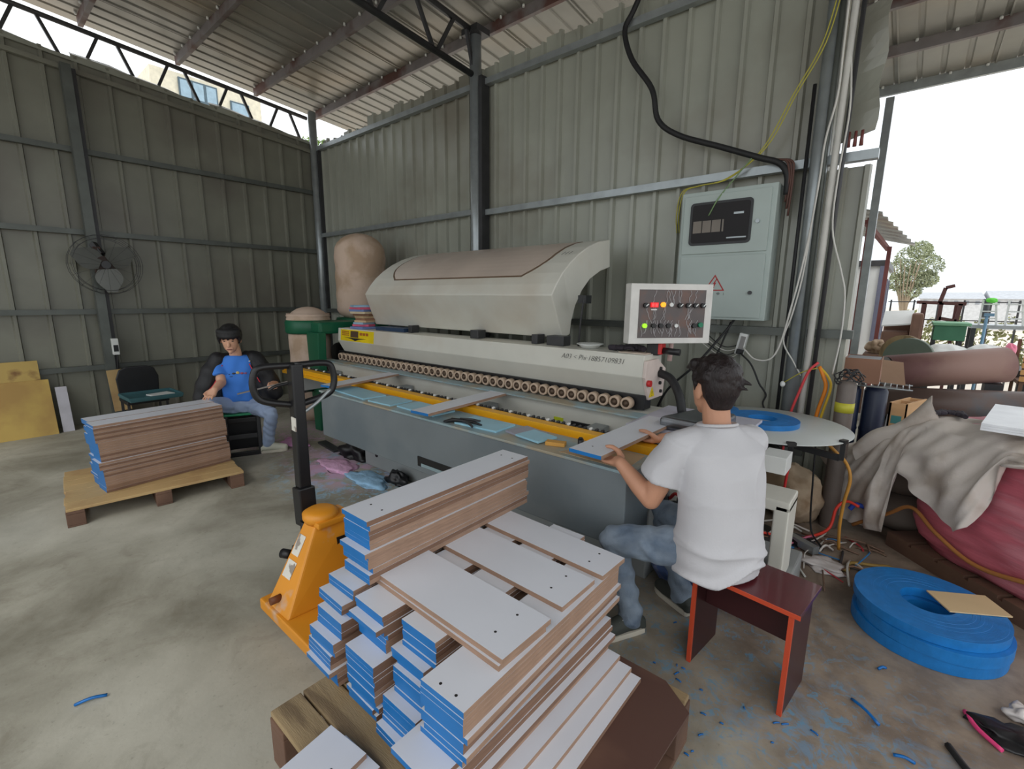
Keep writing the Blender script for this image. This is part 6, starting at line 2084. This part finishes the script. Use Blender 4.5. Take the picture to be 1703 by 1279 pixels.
Tt.fuse('t_shirt', M_tee, wk, 0.0065, 9, wr1, label='loose white T-shirt with short sleeves')
# neckband
nk = [w1(0.060 + 0.070 * math.cos(a), 0.078 * math.sin(a), 1.082 + 0.012 * -math.cos(a)) for a in [2 * math.pi * k / 20 for k in range(21)]]
MB().tube(nk, 0.007, n=8, sub=2).build('neckband', M_tee, wk)
# jeans
J = Fig()
Lk, Rk = V((-0.935, 1.852, 0.485)), V((-0.86, 2.27, 0.49))
La, Ra = V((-0.852, 1.905, 0.10)), V((-0.735, 2.25, 0.10))
J.body([(w1(0, 0, 0.462), l * 0.155, f * 0.115), (w1(0, 0, 0.52), l * 0.160, f * 0.12), (w1(0, 0, 0.62), l * 0.150, f * 0.11)], 26)
for hp, kn, an in ((w1(0.03, 0.085, 0.535), Lk, La), (w1(0.03, -0.085, 0.535), Rk, Ra)):
    J.limb([hp, hp.lerp(kn, 0.5), kn + V((0.01, 0, 0.0))], [0.092, 0.082, 0.066])
    J.limb([kn, kn.lerp(an, 0.4), an + V((0, 0, 0.02)), an - V((0, 0, 0.02))], [0.066, 0.062, 0.055, 0.058])
def wrj(co):
    return 0.0035 * np.sin(70 * co[:, 2] + 40 * co[:, 1] + 3 * np.sin(25 * co[:, 0])) + 0.003 * np.sin(45 * co[:, 0] - 50 * co[:, 2])
J.fuse('jeans', M_jean, wk, 0.0065, 4, wrj, label='washed blue jeans')
# shoes
def shoe(ank, dirv, m_, par, white=False, L=0.25):
    d = V(dirv).normalized()
    s_ = V((-d.y, d.x, 0))
    g = V((ank.x, ank.y, 0))
    F = Fig()
    F.body([(g - d * 0.065 + Z * 0.022, s_ * 0.032, d * 0.02), (g - d * 0.065 + Z * 0.07, s_ * 0.028, d * 0.016)], 16)
    F.limb([g - d * 0.035 + Z * 0.055, g + d * 0.03 + Z * 0.06, g + d * 0.10 + Z * 0.045, g + d * (L - 0.10) + Z * 0.038], [0.040, 0.043, 0.040, 0.034])
    F.limb([g + Z * 0.06, g + Z * 0.095], [0.042, 0.040])
    o = F.fuse('shoe', m_, par, 0.006, 3)
    S_ = MB()
    out = []
    for (a, w) in ((-0.075, 0.022), (-0.068, 0.032), (-0.02, 0.037), (0.05, 0.040), (0.11, 0.043), (L - 0.11, 0.038), (L - 0.085, 0.028), (L - 0.072, 0.012)):
        out.append((a, w))
    poly = [g + d * a + s_ * w for a, w in out] + [g + d * a - s_ * w for a, w in reversed(out)]
    S_.prism(poly, (0, 0, 0.026))
    S_.build('sole', M_sole, o, 0.004)
    la = MB()
    for k in range(4):
        c = g + d * (0.035 + k * 0.018) + Z * (0.099 - k * 0.006)
        la.tube([c - s_ * 0.022 - Z * 0.004, c, c + s_ * 0.022 - Z * 0.004], 0.003, n=5, sub=2)
    la.build('laces', M_white, o)
    return o
shoe(La, (-0.12, -0.2, 0), M_shoe, wk)
shoe(Ra, (-0.6, 0.3, 0), M_shoe, wk)

# ---- man in the blue T-shirt and black jacket by the far stack
B2 = V((-5.10, 1.735, 0))
f2 = V((0.93, -0.36, 0)).normalized()
l2 = V((-f2.y, f2.x, 0))
def w2(a, b_, z):
    return B2 + f2 * a + l2 * b_ + Z * z
g2 = thing('person', tuple(B2), 'seated person in blue T-shirt, black jacket and light jeans beside the far stack', 'person')
S = Fig()
S.body([(w2(0, 0, 0.50), l2 * 0.12, f2 * 0.09), (w2(0.01, 0, 0.75), l2 * 0.12, f2 * 0.08), (w2(0.02, 0, 0.95), l2 * 0.14, f2 * 0.07), (w2(0.03, 0, 1.0), l2 * 0.09, f2 * 0.06)])
S.limb([w2(0.03, 0, 0.97), w2(0.045, 0, 1.05), w2(0.07, -0.02, 1.12)], [0.062, 0.053, 0.055])
hf = V((0.86, -0.50, -0.30)).normalized()           # looks down at the boards
hl = V((-hf.y, hf.x, 0)).normalized()
hu = hf.cross(hl)
HC2 = w2(0.10, -0.03, 1.185)
HR2 = Matrix((hf, hl, hu)).transposed()
def h2(a, b_, z):
    return HC2 + hf * a + hl * b_ + hu * z
S.ell(h2(-0.012, 0, 0.03), (0.098, 0.080, 0.098), 0, HR2, 22, 14)
S.body([(h2(0.040, 0, -0.118), hl * 0.030, hf * 0.034), (h2(0.032, 0, -0.085), hl * 0.054, hf * 0.055), (h2(0.022, 0, -0.03), hl * 0.068, hf * 0.072), (h2(0.012, 0, 0.04), hl * 0.072, hf * 0.080)], 24, 2.2)
S.limb([h2(0.088, 0, 0.0), h2(0.116, 0, -0.035)], [0.010, 0.015])
S.limb([h2(0.088, -0.02, -0.072), h2(0.088, 0.02, -0.072)], [0.012, 0.012])
S.limb([h2(0.078, 0, -0.108), h2(0.072, 0, -0.112)], [0.020, 0.020])
for sd in (1, -1):
    S.ell(h2(-0.012, sd * 0.082, -0.02), (0.020, 0.010, 0.034), 0, HR2, 12, 10)
    S.limb([h2(0.084, sd * 0.018, 0.022), h2(0.07, sd * 0.05, 0.022)], [0.012, 0.010])
Rs2, Ls2 = w2(0.02, -0.165, 0.95), w2(0.02, 0.165, 0.95)
Re2, Le2 = V((-5.02, 1.555, 0.76)), V((-4.93, 2.02, 0.70))
Rw2, Lw2 = V((-4.90, 1.455, 0.725)), V((-4.76, 1.90, 0.715))
S.limb([Rs2, Rs2.lerp(Re2, 0.5), Re2, Re2.lerp(Rw2, 0.4), Rw2], [0.055, 0.048, 0.042, 0.040, 0.030])
S.limb([Ls2, Ls2.lerp(Le2, 0.5), Le2, Le2.lerp(Lw2, 0.4), Lw2], [0.055, 0.048, 0.042, 0.040, 0.030])
# right hand rests on the far stack: palm, four fingers, thumb
def rest_hand(wr, dirv, side, zt_):
    d = V(dirv).normalized()
    s_ = V((-d.y, d.x, 0)) * side
    pc_ = wr + d * 0.055
    pc_.z = zt_ + 0.022
    for q in (-1, 0, 1):
        S.limb([wr + s_ * q * 0.012, pc_ + s_ * q * 0.026], [0.022, 0.017])
    for k in range(4):
        r0_ = pc_ + s_ * (k - 1.5) * 0.021
        L = (0.062, 0.074, 0.070, 0.054)[k]
        S.limb([r0_, r0_ + d * L * 0.45 + Z * 0.006 + s_ * (k - 1.5) * 0.003, r0_ + d * L * 0.95 - Z * 0.011 + s_ * (k - 1.5) * 0.006], [0.0105, 0.0095, 0.008], 10)
    S.limb([wr + d * 0.02 - s_ * 0.025, wr + d * 0.05 - s_ * 0.048 - Z * 0.008, wr + d * 0.082 - s_ * 0.050 - Z * 0.014], [0.015, 0.012, 0.0095], 10)
rest_hand(Rw2, (0.6, -0.8, -0.2), 1, 0.655)
# left hand closes on the strip of board
st0, st1 = V((-4.885, 1.64, 0.655)), V((-4.60, 2.10, 0.775))
sdv = (st1 - st0).normalized()
gp = st0.lerp(st1, 0.58)
for q in (-1, 0, 1):
    S.limb([Lw2 + sdv * q * 0.012, gp + V((-0.022, 0.014, -0.012)) + sdv * q * 0.026], [0.020, 0.016])
for k in range(4):
    c_ = gp + sdv * (k - 1.5) * 0.021
    S.limb([c_ + V((-0.024, 0.014, -0.016)), c_ + V((-0.006, 0.004, -0.034)), c_ + V((0.022, -0.012, -0.030)), c_ + V((0.030, -0.018, -0.006))], [0.0105, 0.0098, 0.009, 0.008], 10)
S.limb([gp + V((-0.03, 0.016, 0.0)) - sdv * 0.02, gp + V((-0.022, 0.012, 0.028)) - sdv * 0.03, gp + V((0.012, -0.008, 0.028)) - sdv * 0.034], [0.014, 0.0115, 0.0095], 10)
S.fuse('body', M_skin2, g2, 0.006, 4)
for sd in (1, -1):
    MB().ell(h2(0.082, sd * 0.032, 0.004), (0.008, 0.014, 0.006), 0, HR2, 10, 6).build('eye', M_ink, g2)
MB().tube([h2(0.098, -0.022, -0.074), h2(0.103, 0, -0.073), h2(0.098, 0.022, -0.074)], 0.003, n=6, sub=3).build('mouth', mat('lip', (150, 84, 78), 0.5), g2)
Hr = Fig()
Hr.ell(h2(-0.014, 0, 0.055), (0.112, 0.094, 0.088), 0, HR2, 24, 14)
Hr.ell(h2(-0.045, 0, 0.0), (0.082, 0.088, 0.098), 0, HR2, 22, 14)
for k in range(13):
    b_ = -0.084 + 0.014 * k
    a = 0.098 * math.sqrt(max(0.05, 1 - (b_ / 0.10) ** 2))
    Hr.limb([h2(a * 0.72, b_ * 0.85, 0.085), h2(a * 0.96 + 0.004, b_ * 1.0, 0.052), h2(a + 0.002, b_, 0.020 + 0.010 * (k % 3))], [0.034, 0.020, 0.006], 8)
for sd in (1, -1):
    for a_ in (-0.03, -0.005, 0.02, 0.045):
        Hr.limb([h2(a_, sd * 0.076, 0.06), h2(a_, sd * 0.087, 0.02), h2(a_ + 0.004, sd * 0.086, -0.022 - 0.2 * abs(a_))], [0.026, 0.018, 0.007], 8)
Hr.fuse('hair', M_hair2, g2, 0.006, 2, label='black bowl-cut hair with a fringe')
Tt = Fig()
Tt.body([(w2(0.01, 0, 0.555), l2 * 0.150, f2 * 0.108), (w2(0.01, 0, 0.62), l2 * 0.155, f2 * 0.114), (w2(0.012, 0, 0.74), l2 * 0.160, f2 * 0.112), (w2(0.018, 0, 0.86), l2 * 0.170, f2 * 0.110), (w2(0.022, 0, 0.94), l2 * 0.165, f2 * 0.098), (w2(0.03, 0, 0.99), l2 * 0.125, f2 * 0.08), (w2(0.035, 0, 1.015), l2 * 0.08, f2 * 0.066)], 30, 2.5)
for a, e_ in ((Rs2, Re2), (Ls2, Le2)):
    Tt.limb([w2(0.02, 0, 0.96).lerp(a, 0.7), a], [0.07, 0.072])
    Tt.cyl(a, a.lerp(e_, 0.68), 0.070, 0.072, 20)
def wr2(co):
    return 0.004 * np.sin(36 * co[:, 2] + 18 * co[:, 1]) + 0.003 * np.sin(50 * co[:, 1] - 20 * co[:, 2])
Tt.fuse('t_shirt', M_teeb, g2, 0.0075, 5, wr2, label='bright blue T-shirt with a small printed motif')
# chest print
for k, (b_, z, w, h, cl) in enumerate(((-0.065, 0.835, 0.028, 0.014, (40, 50, 80)), (-0.03, 0.842, 0.028, 0.016, (60, 60, 70)), (0.004, 0.848, 0.026, 0.024, (214, 190, 120)), (0.04, 0.84, 0.028, 0.018, (170, 90, 110)), (0.07, 0.838, 0.024, 0.018, (150, 96, 140)), (-0.055, 0.812, 0.04, 0.012, (40, 46, 70)))):
    MB().ell(w2(0.125 - 0.16 * b_ * b_ * 6, b_, z), (0.006, w * 0.6, h * 0.6), 0, Matrix((f2, l2, Z)).transposed(), 12, 6).build('print', mat('print_%d' % k, cl, 0.7), g2)
# jacket worn open
Jk = Fig()
Jk.body([(w2(-0.075, 0, 0.50), l2 * 0.20, f2 * 0.055), (w2(-0.07, 0, 0.75), l2 * 0.20, f2 * 0.055), (w2(-0.045, 0, 0.93), l2 * 0.19, f2 * 0.06), (w2(-0.02, 0, 0.995), l2 * 0.13, f2 * 0.05)], 28)
for sd, sh in ((-1, Rs2), (1, Ls2)):
    lo_ = w2(0.03, sd * 0.30, 0.60)
    Jk.limb([w2(-0.005, sd * 0.085, 0.995), w2(0.02, sd * 0.155, 0.965), w2(0.045, sd * 0.215, 0.86), w2(0.05, sd * 0.265, 0.74), w2(0.05, sd * 0.31, 0.62)], [0.050, 0.086, 0.096, 0.098, 0.092])
    Jk.body([(w2(0.0, sd * 0.25, 0.46), l2 * 0.11, f2 * 0.11), (w2(0.0, sd * 0.215, 0.70), l2 * 0.08, f2 * 0.11), (w2(0.0, sd * 0.165, 0.90), l2 * 0.06, f2 * 0.095)], 20)
Jk.fuse('jacket', M_jack, g2, 0.009, 4, wr2, label='black jacket worn open with red piping')
M_pipe = mat('red_piping', (206, 50, 60), 0.5)
MB().tube([w2(0.10, -0.12, 0.93), w2(0.125, -0.16, 0.83), w2(0.14, -0.21, 0.74), w2(0.15, -0.27, 0.68)], 0.005, n=6).build('piping', M_pipe, g2)
MB().tube([w2(0.11, 0.11, 0.93), w2(0.13, 0.15, 0.83), w2(0.14, 0.19, 0.74)], 0.005, n=6).build('piping', M_pipe, g2)
MB().ell(w2(0.11, 0.115, 0.955), (0.008, 0.01, 0.006), 0, None, 8, 6).build('zip_pull', M_white, g2)
J = Fig()
Lk2, Rk2 = V((-4.735, 1.875, 0.44)), V((-4.985, 1.43, 0.575))
La2, Ra2 = V((-4.90, 1.885, 0.10)), V((-5.10, 1.485, 0.10))
J.body([(w2(0, 0, 0.435), l2 * 0.155, f2 * 0.115), (w2(0, 0, 0.49), l2 * 0.158, f2 * 0.12), (w2(0, 0, 0.58), l2 * 0.15, f2 * 0.11)], 26)
for hp, kn, an in ((w2(0.03, 0.085, 0.50), Lk2, La2), (w2(0.03, -0.085, 0.51), Rk2, Ra2)):
    J.limb([hp, hp.lerp(kn, 0.5), kn], [0.088, 0.078, 0.064])
    J.limb([kn, kn.lerp(an, 0.4), an], [0.064, 0.060, 0.054])
J.fuse('jeans', M_jeanl, g2, 0.008, 4, wrj, label='light blue jeans')
MB().ell((-4.85, 1.905, 0.265), (0.016, 0.02, 0.02)).build('knee_tear', M_jeand, g2)
shoe(La2, (0.35, 0.75, 0), M_shoew, g2)
shoe(Ra2, (0.5, -0.3, 0), M_shoew, g2)
# the strip of board in his hand
m = MB()
m.bar(st0, st1, 0.035, 0.012)
tag(m.build('board_strip', mat('grey_strip', (138, 132, 126), 0.6), None, 0.002), 'grey strip of board held by the person in the blue T-shirt', 'strip')

# ---- his seat: folding step stool, green sides and black openings
ss = thing('step_stool', (-5.09, 1.74, 0), 'green and black plastic step stool under the person in the blue T-shirt', 'stool')
M_gp = mat('green_plastic_bright', (40, 150, 104), 0.4)
def s2(a, b_, z):
    return B2 + f2 * a + l2 * b_ + Z * z
def legp(b0, b1, nm, m_):
    m = MB()
    m.prism([s2(-0.15, b0, 0), s2(-0.10, b0, 0), s2(-0.085, b0, 0.36), s2(0.075, b0, 0.36), s2(0.115, b0, 0), s2(0.16, b0, 0), s2(0.125, b0, 0.415), s2(-0.125, b0, 0.415)], l2 * (b1 - b0))
    return m.build(nm, m_, ss, 0.004)
legp(-0.205, -0.165, 'leg_frame', M_gp)
legp(-0.160, -0.125, 'leg_frame', M_black)
legp(0.125, 0.160, 'leg_frame', M_black)
m = MB()
m.prism([s2(-0.125, -0.205, 0.41), s2(0.125, -0.205, 0.41), s2(0.125, 0.17, 0.41), s2(-0.125, 0.17, 0.41)], (0, 0, 0.022))
m.build('seat', M_gp, ss, 0.006)
for z, a in ((0.02, 0.15), (0.20, 0.135), (0.365, 0.12)):
    MB().bar(s2(a, -0.125, z), s2(a, 0.125, z), 0.03, 0.045).build('crossbar', M_dark if z == 0.20 else M_black, ss, 0.004)
MB().prism([s2(-0.02, -0.125, 0.03), s2(-0.015, -0.125, 0.03), s2(-0.015, 0.125, 0.03), s2(-0.02, 0.125, 0.03)], (0, 0, 0.35)).build('back_panel', M_black, ss)
